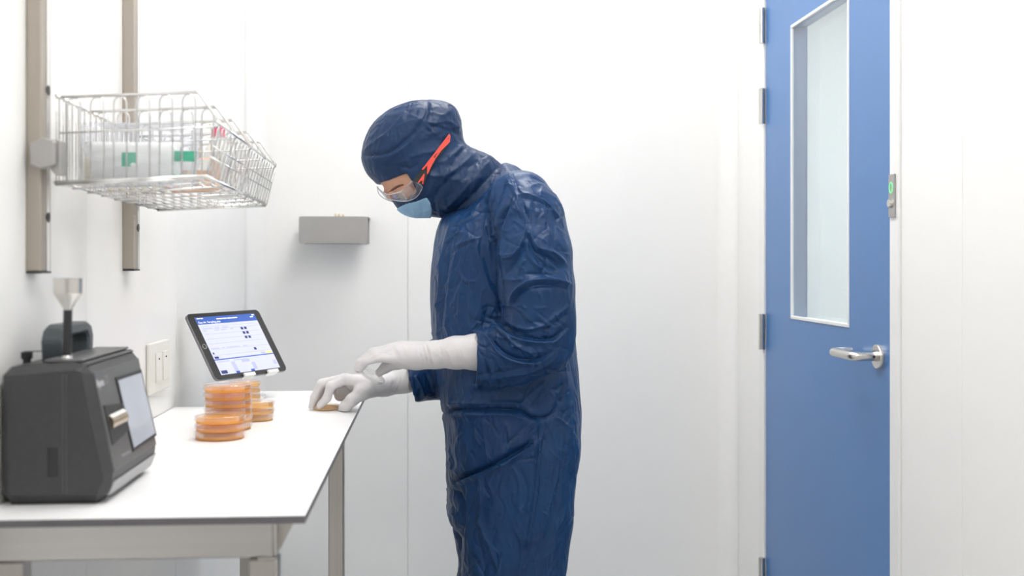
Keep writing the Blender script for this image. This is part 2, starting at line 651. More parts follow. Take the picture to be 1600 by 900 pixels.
def relax(V, Q, it=2, lam=0.5):
    E = np.concatenate([Q[:, [0, 1]], Q[:, [1, 2]], Q[:, [2, 3]], Q[:, [3, 0]]])
    deg = np.bincount(E[:, 0], minlength=len(V)) + np.bincount(E[:, 1], minlength=len(V))
    for _ in range(it):
        S = np.zeros_like(V)
        for k in range(3):
            S[:, k] = np.bincount(E[:, 0], V[E[:, 1], k], len(V)) + np.bincount(E[:, 1], V[E[:, 0], k], len(V))
        V = V + lam * (S / deg[:, None] - V)
    return V


def refine(V, Q):
    """one level of smooth subdivision"""
    me = bpy.data.meshes.new('tmp')
    me.from_pydata(V.tolist(), [], Q.tolist())
    o = bpy.data.objects.new('tmp', me)
    C.objects.link(o)
    md = o.modifiers.new('s', 'SUBSURF')
    md.levels = 1
    dg = bpy.context.evaluated_depsgraph_get()
    m2 = bpy.data.meshes.new_from_object(o.evaluated_get(dg))
    n = len(m2.vertices)
    v = np.empty(n * 3, np.float32)
    m2.vertices.foreach_get('co', v)
    q = np.empty(len(m2.loops), np.int32)
    m2.loops.foreach_get('vertex_index', q)
    bpy.data.objects.remove(o)
    bpy.data.meshes.remove(me)
    bpy.data.meshes.remove(m2)
    return v.reshape(-1, 3).astype(float), q.reshape(-1, 4)


_rng = np.random.RandomState(7)
_perm = np.concatenate([_rng.permutation(256)] * 3)
_grad = _rng.normal(size=(256, 3))
_grad /= np.linalg.norm(_grad, axis=1, keepdims=True)


def perlin(P):
    i = np.floor(P).astype(int)
    f = P - i
    i &= 255
    u = f * f * f * (f * (f * 6 - 15) + 10)
    r = 0
    for a in (0, 1):
        for b in (0, 1):
            for c in (0, 1):
                h = _perm[_perm[_perm[i[:, 0] + a] + i[:, 1] + b] + i[:, 2] + c]
                g = _grad[h]
                d = (f[:, 0] - a) * g[:, 0] + (f[:, 1] - b) * g[:, 1] + (f[:, 2] - c) * g[:, 2]
                w = (u[:, 0] if a else 1 - u[:, 0]) * (u[:, 1] if b else 1 - u[:, 1]) * (u[:, 2] if c else 1 - u[:, 2])
                r = r + d * w
    return r


def ridged(P):
    return 1 - np.abs(perlin(P)) * 2.6


def fold_field(px, py, folds):
    """sum of traced cloth folds. (kind, height in mm, half width in px, points)"""
    out = np.zeros(len(px))
    for kind, amp, w, pts in folds:
        pts = np.array(pts, float)
        if len(pts) > 2:
            cm = []
            for i in range(len(pts) - 1):
                p0 = pts[max(i - 1, 0)]
                p1, p2 = pts[i], pts[i + 1]
                p3 = pts[min(i + 2, len(pts) - 1)]
                for j in range(4):
                    t = j / 4
                    cm.append(0.5 * (2 * p1 + (p2 - p0) * t + (2 * p0 - 5 * p1 + 4 * p2 - p3) * t * t + (3 * p1 - p0 - 3 * p2 + p3) * t ** 3))
            cm.append(pts[-1])
            pts = np.array(cm)
        R = 3.5 * w
        lo, hi = pts.min(0) - R, pts.max(0) + R
        s = np.where((px > lo[0]) & (px < hi[0]) & (py > lo[1]) & (py < hi[1]))[0]
        if not len(s):
            continue
        x, y = px[s], py[s]
        best = np.full(len(s), 1e9)
        sg = np.zeros(len(s))
        par = np.zeros(len(s))
        n = len(pts) - 1
        for i in range(n):
            e = pts[i + 1] - pts[i]
            t = np.clip(((x - pts[i, 0]) * e[0] + (y - pts[i, 1]) * e[1]) / (e @ e + 1e-9), 0, 1)
            dx, dy = x - pts[i, 0] - t * e[0], y - pts[i, 1] - t * e[1]
            d = np.hypot(dx, dy)
            m = d < best
            best[m] = d[m]
            sg[m] = np.sign(e[0] * dy - e[1] * dx)[m]
            par[m] = ((i + t) / n)[m]
        ends = np.clip(np.minimum(par, 1 - par) * 6 + 0.25, 0, 1)
        u = best / w
        if kind == 'r':
            v = np.exp(-u ** 1.15)
        elif kind == 'v':
            v = -np.exp(-u ** 1.15)
        else:                       # step: the side below / right of the stroke stands proud
            v = sg * np.minimum(u * 3, 1) * np.exp(-(u * 0.75) ** 1.5)
        out[s] += amp * 0.001 * v * ends
    return out

# ================================================================== THE ROOM
XL, XR, YB, YF, ZC = -0.565, 0.956, 3.60, -2.40, 2.60
TT = 0.933                          # bench top height
DY0, DY1 = 2.342, 3.246             # door leaf: latch side, hinge side
DZ1 = 2.12

tag(obj('floor', box(XL - .1, XR + .1, YF - .1, YB + .1, -0.05, 0.0), 'floor'), 'pale grey vinyl floor of the clean room', None, None, 'structure')
tag(obj('ceiling', box(XL - .1, XR + .1, YF - .1, YB + .1, ZC, ZC + .05), 'ceil'), 'white ceiling carrying light panels', None, None, 'structure')


def panel_wall(name, axis, pos, out, segs, label, z0=0.0, z1=ZC, backs=None):
    """a wall: sealant backing plus one panel per segment, 3 mm joints between them"""
    lo, hi = segs[0][0], segs[-1][1]
    t0, t1 = (pos + out * 0.004, pos + out * 0.06)
    a, b = min(t0, t1), max(t0, t1)
    parts = []
    for (s0, s1, zz0, zz1) in (backs or [(lo, hi, z0, z1)]):
        parts.append(box(a, b, s0, s1, zz0, zz1) if axis == 'x' else box(s0, s1, a, b, zz0, zz1))
    w = obj(name, join(*parts), 'joint')
    tag(w, label, None, None, 'structure')
    for s in segs:
        s0, s1 = s[0] + .0007, s[1] - .0007
        q0, q1 = (s[2], s[3]) if len(s) > 2 else (z0, z1)
        c, d = min(pos, pos + out * .006), max(pos, pos + out * .006)
        obj('wall_panel', box(c, d, s0, s1, q0, q1, .0008) if axis == 'x' else box(s0, s1, c, d, q0, q1, .0008), 'wall', w)
    return w


panel_wall('wall_left', 'x', XL, -1, [(YF, .19), (.19, 1.39), (1.39, 1.93), (1.93, 2.592), (2.592, YB)], 'white panelled wall behind the bench')
panel_wall('wall_back', 'y', YB, 1, [(XL, -.075), (-.075, XR)], 'white panelled end wall behind the person')
panel_wall('wall_front', 'y', YF, -1, [(XL, .2), (.2, XR)], 'white panelled wall opposite the end wall')
panel_wall('wall_right', 'x', XR, 1, [(YF, .8), (.8, 2.02), (2.02, DY0 - .05), (DY0 - .05, DY1 + .05, DZ1 + .05, ZC), (DY1 + .05, YB)],
           'white panelled wall holding the blue door',
           backs=[(YF, DY0 - .05, 0, ZC), (DY0 - .05, DY1 + .05, DZ1 + .05, ZC), (DY1 + .05, YB, 0, ZC)])


def cove(name, cx, cy, sx, label):
    """quarter-round corner strip"""
    r = 0.055
    pts = [(cx, cy), (cx + sx * r, cy)]
    for i in range(1, 9):
        a = math.pi / 2 * i / 9
        pts.append((cx + sx * (r - r * math.sin(a)), cy - (r - r * math.cos(a))))
    pts.append((cx, cy - r))
    o = obj(name, prism(pts, 'z', 0.0, ZC), 'cove', smooth=True, auto=40)
    return tag(o, label, None, None, 'structure')


cove('trim_1', XL + .0005, YB - .0005, 1, 'rounded white corner strip between bench wall and end wall')
cove('trim_2', XR - .0005, YB - .0005, -1, 'rounded white corner strip beside the door hinges')
for nm, bb in (('baseboard_left', box(XL, XL + .012, YF, YB - .06, 0, .08, .002)),
               ('baseboard_back', box(XL + .06, XR - .06, YB - .012, YB, 0, .08, .002)),
               ('baseboard_right', box(XR - .012, XR, YF, DY0 - .052, 0, .08, .002))):
    tag(obj(nm, bb, 'cove'), 'white skirting strip along the floor', None, None, 'structure')

# ---- corridor beyond the door
cw = tag(obj('wall_corridor', join(box(2.25, 2.3, 1.0, 5.2, 0, 2.5), box(XR + .06, 2.3, 5.2, 5.25, 0, 2.5), box(XR + .06, 2.3, .95, 1.0, 0, 2.5),
                                   box(XR + .01, XR + .06, YB + .06, 5.25, 0, 2.5)), 'wall'), 'white corridor wall seen through the door window', None, None, 'structure')
tag(obj('floor_corridor', box(XR + .1, 2.3, .95, 5.25, -.05, 0), 'floor'), 'pale corridor floor beyond the door', None, None, 'structure')
tag(obj('ceiling_corridor', box(XR + .06, 2.3, .95, 5.25, 2.5, 2.55), 'ceil'), 'white corridor ceiling beyond the door', None, None, 'structure')


# ---- ceiling light panels
def ceiling_light(x, y, z, wx, wy, label, group=None):
    t = empty('ceiling_light', (x, y, z), label, 'ceiling light', group)
    fr = []
    for (a, b, c, d) in ((-wx, wx, -wy, -wy + .02), (-wx, wx, wy - .02, wy), (-wx, -wx + .02, -wy + .02, wy - .02), (wx - .02, wx, -wy + .02, wy - .02)):
        fr.append(box(x + a, x + b, y + c, y + d, z - .012, z, .001))
    obj('frame', join(*fr), 'doorwhite', t)
    obj('diffuser', box(x - wx + .02, x + wx - .02, y - wy + .02, y + wy - .02, z - .008, z - .001), 'led', t)


for yy, where in ((-.9, 'in the ceiling far from the bench'), (.75, 'in the ceiling short of the bench front'), (1.95, 'in the ceiling above the middle of the bench'), (3.0, 'in the ceiling above the door hinges')):
    ceiling_light(.20, yy, ZC, .30, .30, 'flush white light panel ' + where, 'ceiling light panels of the clean room')
ceiling_light(1.65, 3.4, 2.5, .4, .75, 'flush white light panel in the corridor ceiling beyond the door')

# ================================================================== DOOR
dr = tag(empty('door_1', (XR, DY0, 0)), 'blue clean room door with a tall glazed panel and steel lever', None, None, 'structure')
WY0, WY1, WZ0, WZ1 = 2.584, 3.012, 1.100, 1.882
LX0, LX1 = XR, XR + .042
leaf = obj('door_leaf', join(box(LX0, LX1, DY0, WY0, .008, DZ1), box(LX0, LX1, WY1, DY1, .008, DZ1),
                             box(LX0, LX1, WY0, WY1, .008, WZ0), box(LX0, LX1, WY0, WY1, WZ1, DZ1)), 'door', dr)
bw = .0085
fr = [box(LX0 - .003, LX0 + .004, WY0, WY1, WZ0, WZ0 + bw, .0012), box(LX0 - .003, LX0 + .004, WY0, WY1, WZ1 - bw, WZ1, .0012),
      box(LX0 - .003, LX0 + .004, WY0, WY0 + bw, WZ0 + bw, WZ1 - bw, .0012), box(LX0 - .003, LX0 + .004, WY1 - bw, WY1, WZ0 + bw, WZ1 - bw, .0012)]
gf = obj('glazing_bead', join(*fr), 'doorwhite', dr)
rv = [box(LX0 + .004, LX1, WY0, WY0 + .004, WZ0, WZ1), box(LX0 + .004, LX1, WY1 - .004, WY1, WZ0, WZ1),
      box(LX0 + .004, LX1, WY0, WY1, WZ1 - .004, WZ1), ]
obj('reveal', join(*rv), 'reveal', dr)
obj('reveal_sill', box(LX0 + .004, LX1, WY0, WY1, WZ0, WZ0 + .004), 'doorwhite', dr)
obj('glass_pane', box(LX0 + .0005, LX0 + .004, WY0 + .004, WY1 - .004, WZ0 + .004, WZ1 - .004), 'glass', dr)
obj('glass_pane', box(LX1 - .006, LX1 - .002, WY0 + .004, WY1 - .004, WZ0 + .004, WZ1 - .004), 'glass', dr)
FRX0, FRX1 = XR - .006, XR + .06
obj('door_frame', join(box(FRX0, FRX1, DY0 - .05, DY0 - .004, 0, DZ1 + .05, .002), box(FRX0, FRX1, DY1 + .004, DY1 + .05, 0, DZ1 + .05, .002),
                       box(FRX0, FRX1, DY0 - .004, DY1 + .004, DZ1 + .004, DZ1 + .05, .002)), 'doorwhite', dr)
for za, zb in ((1.879, 1.981), (1.648, 1.750), (1.000, 1.102), (.30, .402)):
    zm = (za + zb) / 2
    hg = obj('hinge', join(lathe([(0, za), (.0085, za), (.0085, zm - .0008), (.007, zm - .0008), (.007, zm + .0008), (.0085, zm + .0008), (.0085, zb), (0, zb)], (XR - .011, DY1 + .006, 0), 20)), 'satin', dr, smooth=True, auto=40)
    obj('hinge_leaf', box(XR - .004, XR - .0005, DY1 + .004, DY1 + .03, za, zb, .0008), 'satin', hg)
# lever handle
hy, hz = 2.402, 1.049
ro = obj('rosette', lathe([(0, 0), (.0265, 0), (.0265, -.0085), (.0255, -.010), (.011, -.010), (.011, -.012), (0, -.012)], (XR, hy, hz), 36, 'x'), 'satin', dr, smooth=True, auto=40)
pts = []
for i in range(3):
    pts.append((XR - .012 - .016 * i, hy, hz))
for i in range(1, 7):
    a = math.pi / 2 * i / 6
    pts.append((XR - .044 - .016 * math.sin(a), hy + .016 - .016 * math.cos(a), hz))
for i in range(1, 6):
    pts.append((XR - .060, hy + .016 + .0195 * i, hz))
for i in range(1, 9):
    a = math.pi / 2 * i / 8
    pts.append((XR - .060 + .022 * (1 - math.cos(a)), hy + .1135 + .022 * math.sin(a), hz))
pts += [(XR - .030, hy + .1355, hz), (XR - .012, hy + .1355, hz)]
lv = obj('lever', tube(pts, .0098, 18), 'satin', dr, smooth=True, auto=50)
obj('set_screw', lathe([(0, -.0022), (.003, -.0022), (.003, -.0005), (0, -.0005)], (XR - .018, hy - .0088, hz), 12, 'y'), 'black', lv)
obj('latch_plate', box(XR - .0005, XR + .02, DY0 - .0035, DY0 - .0005, .96, 1.11, .0005), 'satin', dr)

kp = empty('door_release', (XR - .006, 2.318, 1.343), 'slim grey door release plate with green indicator on the door frame', 'door release')
obj('plate', box(XR - .0105, XR - .006, 2.303, 2.333, 1.343, 1.432, .001), 'shelfm', kp)
ring = [(XR - .0108, 2.318 + .008 * math.cos(a), 1.404 + .011 * math.sin(a)) for a in np.linspace(0, 2 * math.pi, 20)[:-1]]
obj('indicator_ring', tube(ring, .0013, 6, True), 'greenled', kp)
obj('button', lathe([(0, -.007), (.008, -.006), (.009, 0), (0, 0)], (XR - .0105, 2.318, 1.372), 18, 'x'), 'satin', kp, smooth=True, auto=40)

# ================================================================== BENCH
bn = empty('work_bench', (-.36, 2.16, 0), 'white topped steel work bench standing along the wall', 'bench')
BX0, BX1, BY0, BY1 = XL + .002, -.1590, 1.4600, 2.872
NX, NY = -.497, 2.572               # notch by the wall
outl = [(BX0, BY0), (BX1, BY0), (BX1, BY1), (NX, BY1), (NX, NY), (BX0, NY)]
top = obj('bench_top', prism(outl, 'z', TT - .0105, TT - .0012), 'core', bn)
obj('top_laminate', prism(outl, 'z', TT - .0012, TT), 'top', top)
ZB = TT - .0107
# front beam, side beams, legs, gusset
BMZ = ZB - .052
obj('front_beam', box(XL + .004, -.204, 1.50, 1.535, BMZ, ZB, .002), 'steel_h', bn)
obj('back_beam', box(-.46, -.204, 2.80, 2.835, BMZ, ZB, .002), 'steel_h', bn)
obj('side_beam', box(-.242, -.207, 1.536, 2.799, ZB - .035, ZB, .002), 'steel', bn)
obj('beam_end_cap', box(-.2035, -.2, 1.501, 1.534, BMZ + .001, ZB - .001, .0008), 'satin', bn)
gp = [(-.2, ZB), (-.174, ZB), (-.196, BMZ + .008), (-.2, BMZ + .008)]
obj('gusset', prism(gp, 'y', 1.515, 1.520), 'steel', bn)
for yy, x0, x1 in ((1.502, -.236, -.199), ):
    obj('leg', box(x0, x1, yy, yy + .036, 0, BMZ - .003, .002), 'steel', bn)
    obj('leg_collar', box(x0 + .012, x1 - .001, yy - .001, yy + .02, BMZ - .0032, BMZ - .0002), 'satin', bn)
lx0 = at(513, 760, Y=2.40).x
lx1 = at(537, 760, Y=2.40).x
obj('leg', box(lx0, lx1, 2.40, 2.44, 0, ZB, .002), 'steel', bn)
obj('leg', box(XL + .01, XL + .046, 1.502, 1.538, 0, BMZ - .001, .002), 'steel', bn)
obj('leg', box(-.46, -.424, 2.80, 2.836, 0, BMZ - .001, .002), 'steel', bn)

# ================================================================== WALL RAILS
for i, ry in enumerate((1.6494, 2.1518)):
    t = empty('wall_rail', (XL, ry, 1.235), ['tall steel rail on the wall carrying the basket bracket', 'tall steel rail on the wall between basket and light switch'][i], 'wall rail', 'vertical wall rails')
    rw, rd = .0205, .042
    obj('rail_body', box(XL, XL + rw, ry, ry + rd, 1.2375, ZC - .02, .0012), 'alu', t)
    obj('end_cap', box(XL + .0002, XL + rw + .0006, ry - .0006, ry + rd + .0006, 1.2345, 1.2375, .0005), 'black', t)
    obj('slot_strip', box(XL + rw - .0002, XL + rw + .0012, ry + .022, ry + .034, 1.2375, ZC - .02), 'chrome', t)
    for k in range(2):
        zz = 1.314 + k * .18
        obj('rail_hole', lathe([(0, .0016), (.0075, .0016), (.0075, .0004), (0, .0004)], (XL + rw, ry + .028, zz), 20, 'x'), 'black', t)

# ================================================================== WIRE BASKET
bk = empty('wire_basket', (-.43, 1.98, 1.36), 'bright wire basket with tall dividers hung on the wall rails', 'basket')
bx0, bx1, by0, by1, bz = -.536, -.326, 1.685, 2.295, 1.361
rx1, rz = -.308, 1.4375
tx1, tz = -.337, 1.485
Wr = .0017


def zt(z, y, x=None):               # the basket hangs a touch out of level
    return z + .003 - .010 * (y - 1.685) / .61 + (0 if x is None else .010 * (x - bx0) / .21)


def wire(pts, r=Wr, n=6):
    return tube([(p[0], p[1], zt(p[2], p[1], p[0])) for p in pts], r, n)


# floor
fw = []
for i in range(14):
    x = bx0 + (bx1 - bx0) * i / 13
    fw.append(wire([(x, by0, bz), (x, by1, bz)], .0012))
for i in range(9):
    y = by0 + (by1 - by0) * i / 8
    fw.append(wire([(bx0, y, bz - .003), (bx1, y, bz - .003)], .002 if i % 2 == 0 else .0013))
fl = obj('basket_floor', join(*fw), 'chrome', bk, smooth=True)
obj('floor_frame', join(wire([(bx0, by0, bz), (bx1, by0, bz)], .0026), wire([(bx0, by1, bz), (bx1, by1, bz)], .0026),
                        wire([(bx1, by0, bz), (bx1, by1, bz)], .0026), wire([(bx0, by0, bz), (bx0, by1, bz)], .0026)), 'chrome', bk, smooth=True)
# long outer side: fine upright hoops
sw = []
nU = 20
for i in range(nU):
    y0 = by0 + .004 + (by1 - by0 - .008) * i / nU
    y1 = y0 + .013
    lean = [(bx1, bz), (rx1 - .001, rz - .006)]
    hoop = [(lean[0][0], y0, lean[0][1]), (lean[1][0], y0, lean[1][1] - .006)]
    for k in range(1, 5):
        a = math.pi * k / 5
        hoop.append((rx1, (y0 + y1) / 2 - math.cos(a) * (y1 - y0) / 2, rz - .012 + math.sin(a) * .008))
    hoop += [(lean[1][0], y1, lean[1][1] - .006), (lean[0][0], y1, lean[0][1])]
    sw.append(wire(hoop, .0009, 5))
obj('outer_side_wires', join(*sw), 'chrome', bk, smooth=True)
obj('side_rail', join(wire([(rx1, by0 - .008, rz), (rx1, by1 + .008, rz)], .0022)), 'chrome', bk, smooth=True)
for fz in (.36, .56):
    x = bx1 + (rx1 - bx1) * fz
    obj('side_cross_wire', wire([(x + .001, by0, bz + (rz - bz) * fz), (x + .001, by1, bz + (rz - bz) * fz)], .0013), 'chrome', bk, smooth=True)
# wall side
ww = []
for i in range(nU):
    y0 = by0 + .004 + (by1 - by0 - .008) * i / nU
    ww.append(wire([(bx0, y0, bz), (bx0, y0, tz - .004), (bx0, y0 + .004, tz - .001), (bx0, y0 + .009, tz - .001), (bx0, y0 + .013, tz - .004), (bx0, y0 + .013, bz)], .0011, 5))
obj('wall_side_wires', join(*ww), 'chrome', bk, smooth=True)
obj('wall_side_rail', wire([(bx0 + .001, by0, tz), (bx0 + .001, by1, tz)], .0022), 'chrome', bk, smooth=True)
# five upright dividers (the end ones close the basket)
for k, y in enumerate((1.700, 1.842, 1.994, 2.152, 2.300)):
    dv = obj('divider', wire([(bx0, y, tz), (tx1 - .004, y, tz), (tx1, y, tz - .001), (rx1 - .001, y, rz + .004), (rx1, y, rz)], .0024), 'chrome', bk, smooth=True)
    hp = []
    for j in range(6):
        xa = bx0 + .012 + j * .0325
        xb = xa + .0185
        zb = bz
        pp = [(xa, y, zb), (xa, y, tz - .012)]
        for q in range(1, 6):
            a = math.pi * q / 6
            pp.append(((xa + xb) / 2 - math.cos(a) * (xb - xa) / 2, y, tz - .012 + math.sin(a) * .010))
        pp += [(xb, y, tz - .012), (xb, y, zb)]
        hp.append(wire(pp, .0013, 5))
    hp.append(wire([(bx0, y, rz - .004), (rx1, y, rz - .004)], .0014, 5))
    hp.append(wire([(bx1, y, bz), (rx1, y, rz)], .0018, 5))
    obj('divider_hoops', join(*hp), 'chrome', dv, smooth=True)

for i, ry in enumerate((1.6494, 2.1518)):
    bt = empty('basket_bracket', (XL + .02, ry + .02, 1.38), ['grey metal basket bracket hooked into the rail beside the bagged packs', 'grey metal basket bracket hooked into the rail behind the dividers'][i], 'bracket', 'basket brackets')
    c = XL + .0215
    obj('clamp_plate', prism([(c - .012, 1.385), (c + .003, 1.379), (c + .022, 1.384), (c + .022, 1.418), (c + .006, 1.424), (c - .012, 1.414)], 'y', ry - .014, ry - .004, .002), 'shelfm', bt)
    obj('bracket_arm', prism([(c, 1.395), (c + .020, 1.372), (c + .026, 1.372), (c + .026, 1.42), (c, 1.424)], 'y', ry - .003, ry + .026, .001), 'shelfm', bt)


# ---- what lies in the basket
def pillow(cx, cy, cz, sx, sy, sz, seed, nx=22, ny=14, amp=.10, p=2.6):
    """soft sealed packet: two puckered faces meeting at a thin edge"""
    V, Fc = [], []
    rg = np.random.RandomState(seed)
    ph = rg.rand(6) * 6
    for side in (1, -1):
        for i in range(nx + 1):
            for j in range(ny + 1):
                u, v = i / nx * 2 - 1, j / ny * 2 - 1
                h = max(0, (1 - abs(u) ** p)) ** .5 * max(0, (1 - abs(v) ** p)) ** .5
                w = amp * (math.sin(7 * u + ph[0] + 3 * v) * .4 + math.sin(11 * v + ph[1] - 4 * u) * .3 + math.sin(19 * u + 5 * v + ph[2]) * .2)
                V.append(Vector((cx + sx * u * (1 + .02 * math.sin(9 * v + ph[3])), cy + sy * v, cz + sz * h * side * (1 + w) + sz * .15 * w)))
    n = (nx + 1) * (ny + 1)
    for i in range(nx):
        for j in range(ny):
            a = i * (ny + 1) + j
            Fc.append([a, a + ny + 1, a + ny + 2, a + 1])
            b = a + n
            Fc.append([b, b + 1, b + ny + 2, b + ny + 1])
    return V, Fc


# standing bag of white packets with green print, leaning in the compartment behind the near divider
def stand(vf, ang, c):
    m = Matrix.Translation(c) @ Matrix.Rotation(math.radians(ang), 4, 'X') @ Matrix.Translation(-Vector(c))
    return xform(vf, m)


c1 = Vector((-.438, 1.765, 1.412))
bag = empty('packet_bag', (c1.x, c1.y, 1.372), 'clear plastic bag of white packets with green print in the wire basket', 'bag')
obj('bag_film', stand(pillow(c1.x, c1.y, c1.z, .088, .050, .034, 3, amp=.16), 80, c1), 'bag', bag, smooth=True)
obj('packet', stand(pillow(c1.x - .010, c1.y - .012, c1.z, .070, .031, .022, 5), 82, c1), 'packwhite', bag, smooth=True)
obj('packet', stand(pillow(c1.x - .060, c1.y - .020, c1.z, .020, .022, .015, 8), 84, c1), 'packcream', bag, smooth=True)
def printpatch(px0, px1, py0, py1, yy):
    a, b = at(px0, py1, Y=yy), at(px1, py0, Y=yy)
    return box(a.x, b.x, yy, yy + .001, a.z, b.z)
for q in ((190, 212, 238, 260), (272, 307, 236, 252), (270, 304, 273, 281)):
    pk = printpatch(*q, 1.7395)
    obj('green_print', pk, 'green', bag)
for k, (y0, xa, xb, zh) in enumerate(((1.875, -.520, -.435, 1.425), (1.88, -.425, -.352, 1.418))):
    o = obj('cardboard_carton', box(xa, xb, y0, y0 + .07, 1.3665, zh, .003), ['packcream', 'orange'][k], origin=((xa + xb) / 2, y0 + .035, 1.3665))
    tag(o, ['cream carton beside the orange carton in the wire basket', 'pale orange carton standing in the wire basket'][k], 'box')
    LOC[o.name] = Vector(((xa + xb) / 2, y0 + .035, 1.3665))
    obj('lid_flap', box(xa + .002, xb - .002, y0 - .0008, y0, zh - .02, zh - .003), 'packwhite', o)
bp_ = at(346, 186, Y=2.06)
bo = empty('spray_bottle', (-.375, 2.06, 1.362), 'white bottle with pinkish red cap among the basket dividers', 'bottle')
obj('bottle_body', lathe([(0, 1.362), (.024, 1.362), (.026, 1.366), (.026, 1.432), (.022, 1.452), (.011, 1.462), (.011, 1.470), (0, 1.470)], (-.375, 2.06, 0), 28), 'whiteplastic', bo, smooth=True, auto=50)
obj('cap', lathe([(0, 1.470), (.0115, 1.470), (.0115, 1.484), (.009, 1.488), (0, 1.488)], (-.375, 2.06, 0), 24), 'redcap', bo, smooth=True, auto=40)

# ================================================================== LIGHT SWITCH, SMALL SHELF
sy0, sy1, sz0, sz1 = 2.325, 2.495, .985, 1.088
sw_ = empty('light_switch', (XL, 2.41, 1.035), 'ivory double rocker switch on the wall above the bench', 'light switch')
obj('switch_plate', box(XL, XL + .009, sy0, sy1, sz0, sz1, .003, 2), 'ivory', sw_)
for k in range(2):
    y0 = sy0 + .04 + k * .062
    rk = obj('rocker', prism([(XL + .009, sz0 + .022), (XL + .0125, sz0 + .022), (XL + .0105, sz1 - .022), (XL + .009, sz1 - .022)], 'y', y0, y0 + .045, .0006), 'ivory', sw_)
    obj('pilot_dot', lathe([(0, .0128), (.0016, .0128), (.0016, .009), (0, .009)], (XL, y0 + .022, sz1 - .034), 10, 'x'), 'black', rk)

a0, a1 = at(467, 338, Y=3.47), at(575, 380, Y=3.47)
sh = empty('wall_shelf', ((a0.x + a1.x) / 2, YB, a1.z), 'small grey metal shelf fixed to the end wall', 'shelf')
fp = rrect(a0.x, a1.x, a1.z, a0.z, .008)
obj('front_plate', prism(fp, 'y', 3.4700, 3.4720), 'shelfm', sh)
obj('shelf_plate', box(a0.x, a1.x, 3.472, YB, a0.z - .0025, a0.z - .0005), 'shelfm', sh)
obj('back_plate', box(a0.x + .003, a1.x - .003, YB - .002, YB, a1.z, a0.z - .003), 'shelfm', sh)
for k, px in enumerate((524, 530, 536)):
    p = at(px, 334, Y=3.52)
    o = obj('brass_fitting', lathe([(0, a0.z), (.0042, a0.z), (.0042, a0.z + .004), (.0025, a0.z + .005), (.0025, a0.z + .010 - .001 * k), (0, a0.z + .0105 - .001 * k)], (p.x, 3.52 - .008 * (k == 1), 0), 12), 'brass', smooth=True, auto=40)
    tag(o, 'tiny brass fitting lying on the small wall shelf', 'fitting', 'brass fittings on the shelf')


# ================================================================== PARTICLE COUNTER
def plane_pt(px, py, p0, n):
    a = (px - 800) / FPX
    b = (HY - py) / FPX
    d = Vector((FX + RX * a, FY + RY * a, b))
    o = Vector((0, 0, CH))
    return o + d * ((Vector(p0) - o).dot(n) / d.dot(n))


def plate(pts, n, t0, t1):
    A = [Vector(p) + n * t0 for p in pts]
    B = [Vector(p) + n * t1 for p in pts]
    k = len(pts)
    bm = bmesh.new()
    a = [bm.verts.new(p) for p in A]
    b = [bm.verts.new(p) for p in B]
    bm.faces.new(a)
    bm.faces.new(b[::-1])
    for i in range(k):
        bm.faces.new((a[i], b[i], b[(i + 1) % k], a[(i + 1) % k]))
    bmesh.ops.recalc_face_normals(bm, faces=bm.faces[:])
    return bm_out(bm)


PY0, PY1 = 1.537, 1.792


def dp(px, py, Y=PY0):
    p = at(px, py, Y=Y)
    return (p.x, p.z)


pc = empty('particle_counter', (-.49, 1.66, TT), 'charcoal benchtop particle counter with funnel inlet on the bench corner', 'particle counter')
nose = dp(176, 750)
tipf = dp(139, 573)
footf = dp(161, 787)
zb0 = TT + .0035
prof = [(XL + .006, zb0), (footf[0], zb0), nose, tipf, (tipf[0] - .014, tipf[1] + .007), (XL + .006, tipf[1] - .001)]
obj('housing', prism(prof, 'y', PY0, PY1, .011, 1), 'devdark', pc)
obj('foot_strip', box(XL + .015, footf[0] - .012, PY0 + .012, PY1 - .012, TT, zb0 + .001), 'black', pc)
n_ = Vector((nose[1] - tipf[1], 0, -(nose[0] - tipf[0])))
n_ = Vector((-(n_.x), 0, -(n_.z))) if n_.x < 0 else n_
n_.normalize()
P0 = Vector((nose[0], 0, nose[1]))
# grey front panel covering the slanted face
s_ = Vector((tipf[0] - nose[0], 0, tipf[1] - nose[1])).normalized()
Lf = math.hypot(tipf[0] - nose[0], tipf[1] - nose[1])


def fpnt(u, y):
    return Vector((nose[0], y, nose[1])) + s_ * (u * Lf)


obj('front_panel', plate([fpnt(.055, PY0 + .012), fpnt(.055, PY1 - .012), fpnt(.94, PY1 - .012), fpnt(.94, PY0 + .012)], n_, -.0005, .0008), 'devmid', pc)
lo_n = Vector((nose[0] - footf[0], 0, nose[1] - zb0))
lo_nrm = Vector((lo_n.z, 0, -lo_n.x)).normalized()
obj('lower_trim', plate([Vector((footf[0], y, zb0)) + lo_n * t for t, y in ((.2, PY0 + .012), (.2, PY1 - .012), (.84, PY1 - .012), (.84, PY0 + .012))], lo_nrm, -.0005, .0007), 'trimgrey', pc)
obj('top_cap', box(tipf[0] - .060, tipf[0] - .012, PY0 + .011, PY1 - .011, tipf[1] + .0055, tipf[1] + .0085, .001), 'devtop', pc)
# seam grooves on the near side
for px in (98, 104):
    p = at(px, 700, Y=PY0)
    obj('seam_line', box(p.x - .0006, p.x + .0006, PY0 - .0006, PY0 + .001, zb0 + .012, tipf[1] - .010), 'devmid', pc)
g0, g1 = at(75, 745, Y=PY0), at(90, 700, Y=PY0)
obj('side_grip', box(g0.x, g1.x, PY0 - .001, PY0 + .001, g0.z, g1.z, .0008), 'black', pc)
